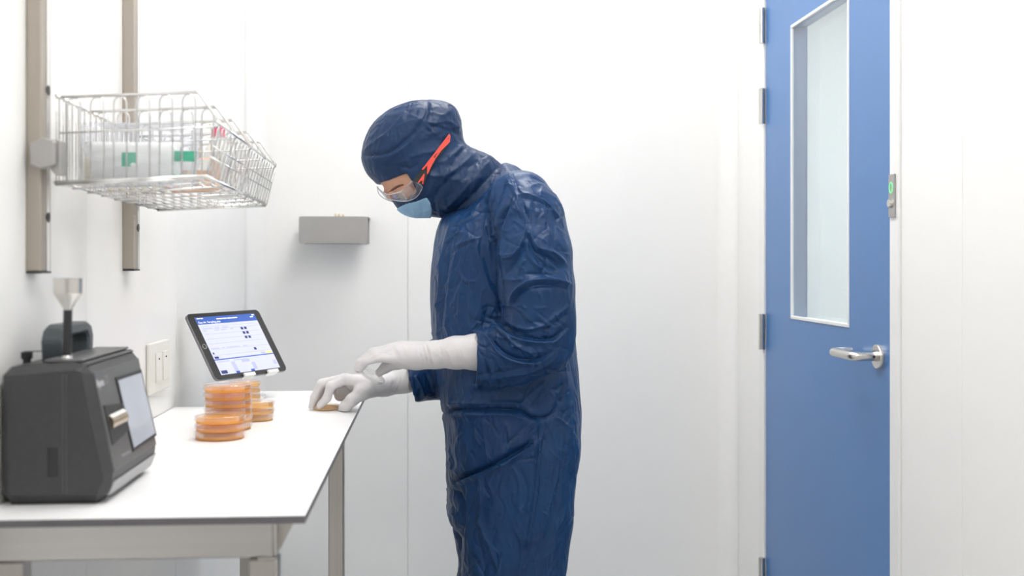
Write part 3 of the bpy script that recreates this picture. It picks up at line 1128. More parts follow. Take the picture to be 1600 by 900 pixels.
# screen with bezel
SP = [plane_pt(*q, P0, n_) for q in ((182, 595), (218, 583), (240, 677), (207, 700))]
ctr = sum(SP, Vector()) / 4
obj('screen_bezel', plate([ctr + (p - ctr) * 1.10 for p in SP], n_, .0006, .0022), 'black', pc)
obj('screen', plate(SP, n_, .0020, .0026), 'devscreen', pc)
PR = [plane_pt(*q, P0, n_) for q in ((160, 634), (190, 630), (200, 672), (174, 696))]
obj('printer_slot', plate(PR, n_, .0006, .0020), 'black', pc)
ya, yb = PR[0].y + .012, PR[1].y - .004
cc = (PR[0] + PR[1] + PR[2] + PR[3]) / 4 - n_ * .0055
rl = obj('paper_roll', lathe([(0, ya), (.011, ya), (.011, yb), (0, yb)], (cc.x + .001, 0, cc.z + .002), 28, 'y'), 'rollmetal', pc, smooth=True, auto=40)
arc = [(cc.x + .001 + .0118 * math.cos(a), cc.z + .002 + .0118 * math.sin(a)) for a in np.linspace(.75, 1.9, 9)] + \
      [(cc.x + .001 + .0112 * math.cos(a), cc.z + .002 + .0112 * math.sin(a)) for a in np.linspace(1.9, .75, 9)]
obj('paper_highlight', prism(arc, 'y', ya + .002, yb - .002), 'paper', rl)  # white arc also paints the curved highlight along the metal roller's top
# lettering on the front panel
def front_text(s, size, px, py, m, name):
    o = plane_pt(px, py, P0, n_) + n_ * .0010
    mt = Matrix(((0, s_.x, n_.x, o.x), (1, s_.y, n_.y, o.y), (0, s_.z, n_.z, o.z), (0, 0, 0, 1)))
    obj(name, xform(text_vf(s, size), mt), m, pc)


front_text('Apex', .0155, 151, 606, 'ink', 'lettering')
front_text('Z3', .0150, 164, 600, 'inkgrey', 'lettering')
obj('brand_mark', plate([plane_pt(*q, P0, n_) for q in ((188, 711), (203, 703), (204, 707), (189, 715))], n_, .0008, .0012), 'inkgrey', pc)
# handle, inlet, knob on top
zt_ = tipf[1] - .001
hx = at(80, 560, Z=zt_)
ha = at(84, 566, Z=zt_)
hA = Vector((-.507, 1.600, zt_))
hB = Vector((-.507, 1.730, zt_))
obj('carry_handle', join(prism([(1.600, zt_ - .002), (1.594, zt_ + .030), (1.604, zt_ + .046), (1.622, zt_ + .052), (1.716, zt_ + .052), (1.736, zt_ + .046), (1.746, zt_ + .030), (1.742, zt_ - .002),
                          (1.722, zt_ - .002), (1.724, zt_ + .026), (1.716, zt_ + .036), (1.626, zt_ + .036), (1.618, zt_ + .026), (1.620, zt_ - .002)], 'x', -.527, -.500, .003)), 'handle', pc)
fx = at(105, 552, Y=1.575)
fpos = (fx.x, 1.575, 0)
zz = zt_
obj('inlet_base', lathe([(0, zz - .001), (.0085, zz - .001), (.0095, zz + .004), (.0075, zz + .010), (.006, zz + .013), (0, zz + .013)], fpos, 24), 'satin', pc, smooth=True, auto=50)
t0 = at(100, 545, Y=1.575)
t1 = at(104, 485, Y=1.575)
obj('inlet_tube', tube([(fx.x - .001, 1.575, zz + .012), (fx.x, 1.575, zz + .035), (fx.x + .001, 1.575, t1.z + .002)], .0058, 16), 'black', pc, smooth=True, auto=50)
z1_ = t1.z
obj('inlet_funnel', lathe([(0, z1_), (.0056, z1_), (.0062, z1_ + .003), (.0182, z1_ + .023), (.0182, z1_ + .043), (.0168, z1_ + .043), (.0165, z1_ + .025), (.004, z1_ + .006), (0, z1_ + .006)], (fx.x + .001, 1.575, 0), 32), 'satin', pc, smooth=True, auto=25)
kx = at(42, 566, Y=1.60)
obj('knob', lathe([(0, zz - .001), (.0055, zz - .001), (.005, zz + .005), (.0075, zz + .008), (.0075, zz + .016), (0, zz + .016)], (kx.x, 1.60, 0), 16), 'black', pc, smooth=True, auto=40)
obj('guard_wire', tube([(kx.x - .004, 1.60, zz + .0165), (hA.x, 1.612, zz + .0165)], .0009, 6), 'handle', pc)

# ================================================================== TABLET ON ITS STAND
TC = Vector((-.44389, 2.68312, 1.06461))
TU = Vector((.53847952, .8425935, .00871732))
TD = Vector((.45416744, -.28150151, -.84527442))
TN = TU.cross(-TD).normalized()
if TN.y > 0:
    TN = -TN
tb = empty('tablet', TC, 'black bezel tablet showing a blue and white form, propped on a white stand', 'tablet')
TM = Matrix(((TU.x, -TD.x, TN.x, TC.x), (TU.y, -TD.y, TN.y, TC.y), (TU.z, -TD.z, TN.z, TC.z), (0, 0, 0, 1)))


def tl(pts2, z0, z1):
    return xform(prism(pts2, 'z', z0, z1), TM)


def tr_(x0, x1, y0, y1, z1=.0006, z0=.0002):
    return tl([(x0, y0), (x1, y0), (x1, y1), (x0, y1)], z0, z1)


obj('shell', xform(prism(rrect(-.12, .12, -.0848, .0848, .012, 6), 'z', -.0075, -.0006, .0012, 2), TM), 'tabalu', tb, smooth=True, auto=40)
obj('front_glass', tl(rrect(-.1192, .1192, -.084, .084, .0115, 6), -.0006, 0), 'tabblack', tb)
SXa, SXb, SYa, SYb = -.0985, .0985, -.0739, .0739
scr = obj('screen', tr_(SXa, SXb, SYa, SYb, .0003, .00005), 'scr', tb)
WU, HU = SXb - SXa, SYb - SYa


def S(u0, u1, v0, v1, m, z=.0006, nm='form_field'):
    """a flat mark on the screen, u right, v down, both 0..1"""
    obj(nm, tr_(SXa + u0 * WU, SXa + u1 * WU, SYb - v1 * HU, SYb - v0 * HU, z), m, scr)


S(0, 1, 0, .128, 'scrblue', nm='header_bar')
S(0, 1, .735, .752, 'scrblue', nm='divider_bar')


def st(s, size, u, v, m):
    vf = xform(text_vf(s, size), Matrix.Translation((SXa + u * WU, SYb - v * HU, .0008)))
    obj('lettering', xform(vf, TM), m, scr)


st('Day ink. Sampling plan', .0078, .02, .112, 'scrwhite')
for a_, b_, v in ((.33, .43, .042), (.44, .50, .042), (.51, .58, .042), (.59, .68, .042), (.02, .07, .018), (.08, .12, .018), (.94, .985, .016), (.90, .955, .05)):
    S(a_, b_, v, v + .016, 'scrwhite', .0008, 'header_mark')
for v in (.17, .215, .30, .385, .47, .57, .67):
    S(.03, .97, v, v + .004, 'scrline', nm='form_line')
for v, segs in ((.195, (.05, .20, .24, .31, .36, .46)), (.235, (.04, .09, .22, .30, .33, .42, .48, .53)), (.545, (.03, .17, .20, .25, .28, .50, .56, .62)), (.775, (.03, .22, .30, .52))):
    for a_, b_ in zip(segs[::2], segs[1::2]):
        S(a_, b_, v, v + .012, 'scrline', nm='form_line')
for v in (.225, .305, .385):
    S(.655, .695, v, v + .045, 'scrdark', nm='button')
    S(.715, .755, v, v + .045, 'scrdark', nm='button')
S(.715, .755, .60, .645, 'scrdark', nm='button')
S(.025, .045, .615, .65, 'scrdark', nm='button')
S(.02, .085, .69, .725, 'scrdark', nm='button')
S(.80, .87, .695, .73, 'scrline', nm='button')
S(.89, .985, .69, .73, 'scryellow', nm='button')
S(.02, .115, .93, .985, 'scrdark', nm='button')
S(.24, .30, .80, .96, 'scrline', nm='form_field')
S(.42, .55, .78, .83, 'scrline', nm='form_field')
S(.56, .62, .85, .97, 'scrline', nm='form_field')
S(.25, .31, .965, 1.0, 'scrblue', nm='tab_mark')
S(.50, .56, .965, 1.0, 'scrblue', nm='tab_mark')
S(.93, .98, .86, .93, 'scrline', nm='button')
obj('home_button', xform(lathe([(0, .0003), (.0052, .0003), (.0052, 0), (0, 0)], (-.1088, 0, 0), 24), TM), 'black', tb)
obj('home_ring', xform(tube([(-.1088 + .0055 * math.cos(a), .0055 * math.sin(a), .0002) for a in np.linspace(0, 2 * math.pi, 25)[:-1]], .0006, 6, True), TM), 'satin', tb)

ts = empty('tablet_stand', (-.43, 2.70, TT), 'white plastic tablet stand with two hooks standing on the bench', 'tablet stand')
obj('back_rest', tl(rrect(-.045, .075, -.080, .030, .008), -.0125, -.0085), 'whiteplastic', ts)
for u in (-.034, .046):
    hk = prism([(-.0865, -.0125), (-.0865, .0065), (-.0785, .0065), (-.0785, .0025), (-.0852, .0012), (-.0852, -.0125)], 'x', u, u + .036, .0005)
    obj('hook', xform(hk, TM), 'whiteplastic', ts)
q0 = TM @ Vector((.015, -.045, -.0125))
qb = Vector((q0.x - .02, q0.y + .02, TT))
obj('stem', tube([q0, Vector((q0.x - .012, q0.y + .012, q0.z - .035)), Vector((qb.x, qb.y, TT + .010)), Vector((qb.x, qb.y, TT + .004))], .011, 16), 'whiteplastic', ts, smooth=True, auto=50)
obj('foot', prism(rrect(qb.x - .055, qb.x + .055, qb.y - .05, qb.y + .05, .015), 'z', TT + .0002, TT + .0065, .001), 'whiteplastic', ts)
# frosted splash sheet in the notch by the wall
# ================================================================== PETRI DISHES
def petri(name, r, h, am):
    """local dish at the origin: base, agar, lid"""
    t = empty(name, (0, 0, 0))
    rb = r - .0022
    obj('dish_base', lathe([(0, 0), (rb - .0015, 0), (rb, .0008), (rb, h - .0012), (rb - .001, h - .0012), (rb - .0012, h - .003)], (0, 0, 0), 48), 'dish', t, smooth=True, auto=35)
    obj('agar', lathe([(0, .0017), (rb - .0012, .0017), (rb - .0012, h * .52), (rb - .002, h * .51), (0, h * .51)], (0, 0, 0), 48), am, t, smooth=True, auto=35)
    obj('lid', lathe([(0, h), (r - .004, h), (r - .0035, h + .0006), (r - .003, h), (r, h - .0006), (r, h * .40), (r - .0012, h * .40)], (0, 0, 0), 48), 'dish', t, smooth=True, auto=35)
    return t


def dup(root, loc, rz=0.0):
    r = root.copy()
    C.objects.link(r)
    r.location = loc
    r.rotation_euler = (0, 0, rz)
    for ch in root.children:
        c = ch.copy()
        C.objects.link(c)
        c.parent = r
    return r


ORD = {1: ('single',), 3: ('lowest', 'middle', 'topmost'), 5: ('lowest', 'second lowest', 'middle', 'second highest', 'topmost'),
       6: ('lowest', 'second lowest', 'third lowest', 'third highest', 'second highest', 'topmost')}
big = petri('petri_dish', .0455, .0138, 'agar')
small = petri('petri_dish', .0338, .0127, 'agar2')
used = {}
stacks = [(big, .0143, at(344, 672, Z=TT), 3, 'wide amber agar petri dish, {} in the short stack nearest the particle counter', 'petri dishes in the short wide stack', 2.107, 344),
          (big, .0143, None, 6, 'wide amber agar petri dish, {} in the tall stack of six', 'petri dishes in the tall wide stack', 2.222, 356.5),
          (small, .0132, None, 5, 'small amber contact plate, {} in the stack under the tablet edge', 'small plates in the stack of five', 2.492, 383.5),
          (small, .0130, None, 3, 'small amber contact plate, {} in the low stack beside the tall stack', 'small plates in the stack of three', 2.345, 402.5)]
for proto, pitch, _, n, lab, grp, yy, px in stacks:
    xx = at(px, 640, Y=yy).x
    for k in range(n):
        j = ((k * 7919) % 5 - 2) * .0004
        loc = (xx + j, yy - j * .7, TT + .0002 + k * pitch)
        if proto.name not in used:
            used[proto.name] = 1
            d = proto
            d.location = loc
        else:
            d = dup(proto, loc, k * .7)
        tag(d, lab.format(ORD[n][k]), 'petri dish', grp)

# the open plate in the fingers, and its lid in the other hand
DC = Vector((-.2275, 2.505, TT))
od = empty('petri_dish', DC, 'open small agar plate on the bench under the gloved fingers', 'petri dish')
obj('dish_base', lathe([(0, .0001), (.0265, .0001), (.028, .001), (.0285, .0105), (.0275, .0105), (.027, .0016), (0, .0016)], DC, 48), 'dish', od, smooth=True, auto=35)
obj('agar', lathe([(0, .0017), (.0268, .0017), (.0272, .0078), (.02, .0086), (0, .0088)], DC, 48), 'agar3', od, smooth=True, auto=35)
obj('rim_flange', lathe([(.0285, .0055), (.0315, .0055), (.0315, .0068), (.0285, .0068), (.0285, .0055)], DC, 48), 'dish', od, smooth=True, auto=35)
LC = at(581, 586, Y=2.405)
LM = Matrix.Translation(LC) @ Matrix.Rotation(math.radians(33), 4, 'Y') @ Matrix.Rotation(math.radians(10), 4, 'X')
ld = empty('dish_lid', LC, 'small clear plate lid held tilted in the upper gloved hand', 'lid')
obj('lid_disc', xform(lathe([(0, 0), (.0298, 0), (.031, .001), (.031, .007), (.030, .007), (.030, .0015), (0, .0013)], (0, 0, -.004), 44), LM), 'lidclear', ld, smooth=True, auto=35)

# ================================================================== THE PERSON
YC = 2.49                           # middle plane of the body


def q(px, py, Y=YC):
    p = at(px, py, Y=Y)
    return (p.x, p.z)


def q3(px, py, Y):
    p = at(px, py, Y=Y)
    return np.array((p.x, p.y, p.z))


def grid2(g):
    return np.meshgrid(g.x, g.z, indexing='ij')


# ---------------- head and hood outline (side view)
HOOD = [(565, 238), (573, 210), (588, 188), (610, 171), (638, 160), (668, 156), (694, 159), (711, 168), (720, 186), (723, 206), (727, 224),
        (742, 234), (762, 242), (790, 264), (806, 300), (780, 340), (735, 352), (706, 342), (690, 341), (672, 339), (650, 339), (634, 335), (623, 328), (615, 318), (606, 308),
        (594, 294), (586, 285), (573, 271), (566, 254)]
hood_poly = catmull([q(*p) for p in HOOD], 5)
HD, HW = .088, .092


def head_field(g, off=0.0):
    X2, Z2 = grid2(g)
    sd = polysd(hood_poly, X2, Z2)
    return inflate(g, sd, HD, HW, YC, 2.15) - off, sd


def region(g, pts, Y=YC, smooth=False):
    """2D region of the side view, carried through in depth: negative inside"""
    X2, Z2 = grid2(g)
    pl = [q(*p, Y) for p in pts]
    return -polysd(catmull(pl, 5) if smooth else pl, X2, Z2)[:, None, :]


FACE_OPEN = [(575, 292), (590, 287.5), (612, 283.5), (637, 276), (645, 287), (652, 303), (640, 313), (613, 311), (606, 309.5), (590, 303), (578, 297)]
MASK = [(610, 331), (622, 326), (636, 320.5), (651, 317.5), (667, 311.5), (673, 320), (675, 330), (672.5, 346), (650, 348), (628, 344)]
hlo = (q(560, 360)[0] - .01, YC - .125, q(560, 362)[1])
hhi = (q(812, 150)[0] + .01, YC + .125, q(560, 148)[1])

HOOD_FOLDS = [
    ('v', 3.4, 2.2, [(567, 241), (573, 242.5), (593, 241), (611, 236), (633, 220), (657, 193), (667, 179), (667, 157)]),
    ('r', 1.6, 3.0, [(571, 249), (593, 247), (614, 242), (638, 224), (661, 199)]),
    ('r', 1.2, 1.8, [(564, 239), (585, 222), (607, 205), (635, 177), (659, 168)]),
    ('v', 0.9, 1.6, [(636, 161), (635, 177)]),
    ('r', 1.0, 2.0, [(618, 199), (640, 190), (656, 186)]),
    ('r', 1.2, 2.2, [(637, 178), (652, 184), (663, 189)]),
    ('r', 1.8, 3.0, [(664, 190), (680, 193), (700, 190), (720, 203)]),
    ('r', 1.6, 2.5, [(668, 182), (676, 176), (692, 180), (706, 172)]),
    ('v', 1.6, 2.5, [(670, 196), (684, 199), (708, 206), (724, 214)]),
    ('r', 1.0, 2.2, [(664, 192), (676, 206), (688, 217)]),
    ('r', 1.4, 2.5, [(652, 245), (656, 222), (664, 204)]),
    ('r', 1.4, 2.5, [(640, 246), (662, 240), (680, 236)]),
    ('v', 1.4, 2.5, [(612, 257), (640, 262), (654, 256)]),
    ('r', 1.2, 2.5, [(600, 262), (622, 255), (640, 250)]),
    ('r', 2.2, 4.0, [(726, 226), (708, 242), (694, 252), (682, 254)]),
    ('r', 2.4, 4.5, [(742, 240), (722, 258), (700, 272), (682, 276), (668, 272)]),
    ('v', 2.6, 4.5, [(736, 250), (716, 268), (698, 284), (684, 300), (676, 318)]),
    ('v', 1.6, 3.0, [(728, 230), (714, 246), (704, 262)]),
    ('r', 1.4, 2.5, [(690, 276), (704, 280), (722, 284)]),
    ('r', 1.6, 3.0, [(700, 262), (694, 280), (690, 300), (696, 318)]),
    ('r', 2.6, 5.0, [(770, 246), (748, 272), (726, 296), (706, 316), (694, 328)]),
    ('v', 3.6, 5.0, [(782, 256), (760, 282), (738, 306), (716, 326), (702, 336)]),
    ('r', 2.2, 4.0, [(788, 268), (768, 294), (744, 318), (722, 334)]),
    ('v', 1.8, 3.0, [(758, 242), (744, 254), (730, 262)]),
    ('r', 1.6, 3.0, [(675, 318), (682, 330), (690, 338)]),
    ('v', 1.6, 2.6, [(678, 306), (680, 322), (684, 336)]),
]



def rand_folds(seed, n, bx, ang, spread, lmin, lmax, amp, wd):
    rg = np.random.RandomState(seed)
    out = []
    for i in range(n):
        x, y = rg.uniform(bx[0], bx[2]), rg.uniform(bx[1], bx[3])
        a = math.radians(ang + rg.normal() * spread)
        L = rg.uniform(lmin, lmax)
        c = rg.normal() * .25
        pts = []
        for t in (-.5, -.17, .17, .5):
            pts.append((x + L * t * math.cos(a + c * t * 2), y + L * t * math.sin(a + c * t * 2)))
        out.append(('r' if rg.rand() < .55 else 'v', rg.uniform(.5, 1) * amp, rg.uniform(.7, 1.3) * wd, pts))
    return out


HOOD_FOLDS += rand_folds(7, 30, (575, 170, 660, 270), 150, 25, 10, 28, .45, 2.0)
HOOD_FOLDS += rand_folds(8, 30, (665, 165, 725, 230), 160, 40, 8, 26, .9, 2.2)
HOOD_FOLDS += rand_folds(9, 35, (670, 230, 770, 330), 135, 25, 12, 40, .9, 2.6)


def crumple(V, N, s1=11, a1=.0022, s2=28, a2=.0010, zs=.6):
    P = V * np.array([1, 1, zs])
    wv = np.stack([perlin(P * 7 + 3.1), perlin(P * 7 + 11.7), perlin(P * 7 + 23.3)], 1) * .05
    return a1 * (ridged((P + wv) * s1) - .6) + a2 * (ridged((P + wv) * s2 + 5) - .6)


def cloth(V, Q, folds, s1, a1, s2, a2, zs=.6, near=True):
    N = vnormals(V, Q)
    px, py = to_px(V)
    face = np.clip(-N[:, 1] * 1.8 + .45, 0, 1)
    d = crumple(V, N, s1, a1, s2, a2, zs)
    d += 1.75 * fold_field(px, py, folds) * face
    return V + N * d[:, None]


# ---------------- body (skin): continuous figure inside the suit; only the brow shows
gb = Grid((-.12, 2.10, -.0), (.40, 2.88, 1.62), .009)
Fb = gb.new()
chain(gb, Fb, [(q3(700, 270, YC), .045), (q3(740, 312, YC), .038), (q3(790, 400, YC), .085), (q3(790, 560, YC), .095), (q3(800, 700, YC), .105)], .05)
chain(gb, Fb, [(q3(665, 225, YC), .062), (q3(700, 280, YC), .050)], .03)
for sgn, yy in ((-1, 2.33), (1, 2.65)):
    chain(gb, Fb, [(q3(805, 350, YC + sgn * .09), .050), (q3(828, 352, yy), .044), (q3(840, 480, yy - .0), .042), (q3(842, 530, yy), .038)], .03)
    chain(gb, Fb, [(q3(798, 720, YC + sgn * .08), .085), (np.array((.17, YC + sgn * .09, .48)), .055), (np.array((.18, YC + sgn * .09, .10)), .036), (np.array((.09, YC + sgn * .09, .04)), .03)], .03)
chain(gb, Fb, [(q3(842, 530, 2.33), .038), (q3(760, 552, 2.335), .026)], .02)
chain(gb, Fb, [(q3(842, 530, 2.65), .038), (q3(672, 592, 2.56), .026)], .02)
Vb, Qb = nets(gb, Fb)
body_low = (relax(Vb, Qb, 2), Qb)
# the head at finer grain, sunk into the same skin
gh = Grid(hlo, hhi, .0022)
Fh, sdh = head_field(gh, -.0075)
X, Y, Z = gh.P()
# eye sockets and nose bridge just under the lens
for s in (-1, 1):
    e = q3(611, 304, YC + s * .034)
    Fh = np.maximum(Fh, -(np.sqrt((X - e[0]) ** 2 + (Y - e[1]) ** 2 + (Z - e[2]) ** 2) - .0135))
    b0, b1 = q3(607, 303, YC + s * .020), q3(628, 293, YC + s * .062)
    cone(gh, Fh, b0, b1, .0062, .0035, .008)
    e2 = q3(613.5, 303.5, YC + s * .034)
    cone(gh, Fh, e2, e2 + 1e-4, .0118, .0118, .002)
cone(gh, Fh, q3(604, 301, YC), q3(610, 307, YC), .0060, .0060, .012)
Vh, Qh = nets(gh, Fh)
Vh = relax(Vh, Qh, 2)
pbase = (.16, YC, 0.0)
pv = np.concatenate([body_low[0], Vh])
pf = np.concatenate([body_low[1], Qh + len(body_low[0])])
pn = obj('person', (pv, pf), 'skin', smooth=True, origin=pbase)
tag(pn, 'person in navy coverall, hood, blue mask and white gloves leaning over the bench', 'person')
# eyebrow and eye seen through the lens
for s in (-1, 1):
    pts = []
    for i in range(9):
        t = i / 8
        x, z = q(607.5 + 25 * t, 303.5 - 11.5 * t - 2.2 * math.sin(t * 3.1))
        # surface of the face at this spot
        ix = np.argmin(abs(gh.x - x))
        iz = np.argmin(abs(gh.z - z))
        col = Fh[ix, :, iz]
        ys = gh.y[col < 0]
        yv = (ys.min() if s < 0 else ys.max()) if len(ys) else YC
        pts.append((x, yv, z))
    obj('eyebrow', tube(pts, [.0012 + .0018 * math.sin(math.pi * (i + .6) / 9.5) for i in range(9)], 8), 'brow', pn, smooth=True)

# ---------------- hood
gH = Grid(hlo, hhi, .0028)
F, sd = head_field(gH)
opn = region(gH, FACE_OPEN)
F = np.maximum(F, -opn)
V, Q = nets(gH, F)
V = relax(V, Q, 1)
V = cloth(V, Q, HOOD_FOLDS, 13, .0017, 40, .0004, 1.0)
obj('hood', (V, Q), 'navyhood', pn, smooth=True)

# ---------------- mask patch under the glasses
gm = Grid((q(604, 352)[0], YC - .11, q(604, 352)[1]), (q(682, 305)[0], YC + .11, q(604, 305)[1]), .002)
Fm, _ = head_field(gm, .0026)
Fm = np.maximum(Fm, region(gm, MASK))
V, Q = nets(gm, Fm)
V = relax(V, Q, 1)
N = vnormals(V, Q)
mp_, mq_ = to_px(V)
V = V + N * (fold_field(mp_, mq_, [('r', 1.2, 2, [(640, 319), (646, 330), (648, 340)]), ('r', 1.0, 2, [(626, 330), (650, 333), (672, 328)]), ('v', 1.0, 2, [(658, 316), (661, 330), (658, 340)])])[:, None])
obj('face_mask', (V, Q), 'mask', pn, smooth=True)


# ---------------- safety glasses
def head_y(x, z, off):
    """near surface of the head outline swollen by off"""
    s_ = float(polysd(hood_poly, np.array([[x]]), np.array([[z]]))[0, 0])
    e = max(1 - s_ / HD, 0)
    k = (1 + off / HD) ** 2.15 - e ** 2.15
    return YC - HW * max(k, 0) ** (1 / 2.15)


LENS = [(590, 292.5), (594, 297.5), (606, 305.5), (618, 305), (632, 300), (643, 289), (650, 289), (660, 295.5), (658, 303), (652, 311), (642, 316), (630, 317), (616, 314.5), (602, 311), (592, 303)]
sg_ = obj('safety_glasses', tube([(0, 0, 0), (.001, 0, 0)], .0003, 4), 'lensrim', pn)
bpy.data.objects.remove(sg_)
gl_ = Grid((q(584, 325)[0], YC - .125, q(584, 325)[1]), (q(668, 280)[0], YC + .125, q(584, 280)[1]), .0016)
Fl, _ = head_field(gl_, .0036)
sh_ = np.maximum(np.abs(Fl) - .0013, region(gl_, LENS, smooth=True))
V, Q = nets(gl_, sh_)
V = relax(V, Q, 1)
lens = obj('safety_glasses', (V, Q), 'lens', pn, smooth=True)
lens['label'] = 'clear wraparound lens of the safety glasses'
for s in (1, -1):
    rim = []
    for p in catmull(LENS, 3):
        x, z = q(*p)
        yv = head_y(x, z, .0045)
        rim.append((x, yv if s > 0 else 2 * YC - yv, z))
    obj('lens_rim', tube(rim, .0009, 6, True), 'lensrim', lens, smooth=True)


def strip(pts, off, th):
    """flat plastic piece lying on the side of the hood, both sides of the head"""
    out = []
    A = [q(*p) for p in pts]
    for s in (1, -1):
        bm = bmesh.new()
        lo_, hi_ = [], []
        for x, z in A:
            y0 = head_y(x, z, off)
            y1 = head_y(x, z, off + th)
            lo_.append(bm.verts.new((x, y0 if s > 0 else 2 * YC - y0, z)))
            hi_.append(bm.verts.new((x, y1 if s > 0 else 2 * YC - y1, z)))
        n = len(A)
        for i in range(n):
            bm.faces.new((lo_[i], lo_[(i + 1) % n], hi_[(i + 1) % n], hi_[i]))
        f1 = bm.faces.new(hi_)
        f2 = bm.faces.new(lo_[::-1])
        bmesh.ops.triangulate(bm, faces=[f1, f2])
        bmesh.ops.recalc_face_normals(bm, faces=bm.faces[:])
        out.append(bm_out(bm))
    return out


def dens(pts, n=4):
    o = []
    for i in range(len(pts)):
        a, b = pts[i], pts[(i + 1) % len(pts)]
        for k in range(n):
            o.append((a[0] + (b[0] - a[0]) * k / n, a[1] + (b[1] - a[1]) * k / n))
    return o


ARM_BLACK = [(645, 288.5), (657, 274), (668, 261), (684, 240), (694, 226), (701, 217), (702.5, 219), (702, 228), (692, 242), (680, 257), (671, 272), (667, 283), (663, 293), (655, 291)]
RED1 = [(659.5, 270.5), (672, 255), (684, 239), (696, 223), (701, 215.5), (703, 219), (702, 228), (699, 231.5), (689, 242), (682, 252), (677, 258), (681, 249), (690, 239), (699, 228), (700.5, 221), (698, 224), (686, 240), (674, 257), (662, 271)]
RED1b = [(683, 242), (698.5, 223), (701, 227), (698.5, 231), (690, 240), (682, 247)]
RED2 = [(668, 264), (677, 251.5), (680, 255), (675, 264), (669, 277.5), (667.5, 277)]
RED3 = [(653.5, 290), (662.5, 277.5), (664, 277), (662, 292.5), (659.8, 292), (660.6, 287.5), (658, 287.5), (655.5, 290.6)]
for nm, pl, mt, off, th in (('temple', ARM_BLACK, 'black', .004, .0022), ('temple_trim', RED1, 'coral', .0055, .0024), ('temple_trim', RED1b, 'coral', .0055, .0018),
                            ('temple_trim', RED2, 'coral', .0055, .0022), ('temple_trim', RED3, 'coral', .0055, .0022)):
    for vf in strip(dens(pl, 3), off, th):
        obj(nm, vf, mt, lens)

# ---------------- coverall
TORSO = [(697, 336), (686, 352), (678, 385), (674, 425), (673, 470), (675, 515), (680, 555), (685, 600), (690, 636), (693, 660), (696, 700), (698, 740), (700, 775), (706, 815), (760, 840), (878, 830),
         (888, 770), (898, 720), (904, 680), (905, 642), (902, 600), (898, 550), (894, 500), (892, 450), (888, 400), (879, 350), (867, 318), (848, 293), (826, 275), (802, 259), (782, 256), (752, 286), (722, 322)]
tp = catmull([q(*p) for p in TORSO], 4)
gc = Grid((-.115, 2.14, .06), (.345, 2.84, 1.50), .0037)
X2, Z2 = grid2(gc)
sd = polysd(tp, X2, Z2)
wz = np.interp(gc.z, [q(0, 840)[1], q(0, 700)[1], q(0, 620)[1], q(0, 520)[1], q(0, 420)[1], q(0, 330)[1], q(0, 285)[1], q(0, 255)[1]],
               [.180, .185, .180, .165, .168, .165, .130, .085]).astype(np.float32)
F = inflate(gc, sd, .118, wz, YC, 2.3)
X, Y, Z = gc.P()
# legs: stacked ellipses


def leg(rows, yc, wy):
    zz = np.array([r[0] for r in rows])[::-1]
    x0 = np.interp(gc.z, zz, np.array([r[1] for r in rows])[::-1]).astype(np.float32)
    x1 = np.interp(gc.z, zz, np.array([r[2] for r in rows])[::-1]).astype(np.float32)
    wyy = np.interp(gc.z, zz, np.array(wy)[::-1]).astype(np.float32)
    cx, a = (x0 + x1) / 2, (x1 - x0) / 2
    p = 2.3
    d = ((np.abs(X - cx[None, None, :]) / a[None, None, :]) ** p + (np.abs(Y - yc) / wyy[None, None, :]) ** p) ** (1 / p) - 1
    d = d * np.minimum(a, wyy)[None, None, :]
    return np.maximum(np.maximum(d, Z - zz.max()), zz.min() - Z)


def row(py, xa, xb, Y):
    a, b = q(xa, py, Y), q(xb, py, Y)
    return (a[1], a[0], b[0])


RN = [row(590, 745, 870, YC), row(690, 718, 892, YC), row(760, 714, 889, YC), row(800, 717, 885, YC), row(850, 719, 879, YC), row(900, 720, 872, YC), (.42, .070, .255), (.26, .085, .250), (.10, .085, .245)]
RF = [row(590, 735, 860, YC), row(690, 708, 878, YC), row(760, 700, 870, YC), row(800, 705, 862, YC), row(850, 712, 850, YC), row(900, 716, 845, YC), (.42, .045, .215), (.26, .055, .210), (.10, .055, .205)]
WL = [.060, .092, .098, .097, .095, .092, .088, .080, .078]
F = smin(F, leg(RN, 2.392, WL), .022)
F = smin(F, leg(RF, 2.590, WL), .022)
# near sleeve
NS = [(q3(812, 316, 2.365), .066), (q3(824, 345, 2.330), .072), (q3(834, 400, 2.302), .074), (q3(838, 450, 2.292), .0735), (q3(843, 500, 2.288), .0690),
      (q3(842, 532, 2.290), .0665), (q3(805, 551, 2.298), .0610), (q3(762, 560, 2.310), .0545), (q3(700, 566, 2.330), .052)]
Fs = gc.new()
chain(gc, Fs, NS, .018)
cut = q3(743, 562, 2.315)
Fs = np.maximum(Fs, (cut[0] - X) + .04 * (Z - cut[2]))
inn = gc.new()
chain(gc, inn, [(q3(800, 551, 2.300), .045), (q3(762, 560, 2.310), .048), (q3(700, 566, 2.330), .046)], .01)
Fs = np.maximum(Fs, -np.maximum(inn, X - (cut[0] + .035)))
F = smin(F, Fs, .010)
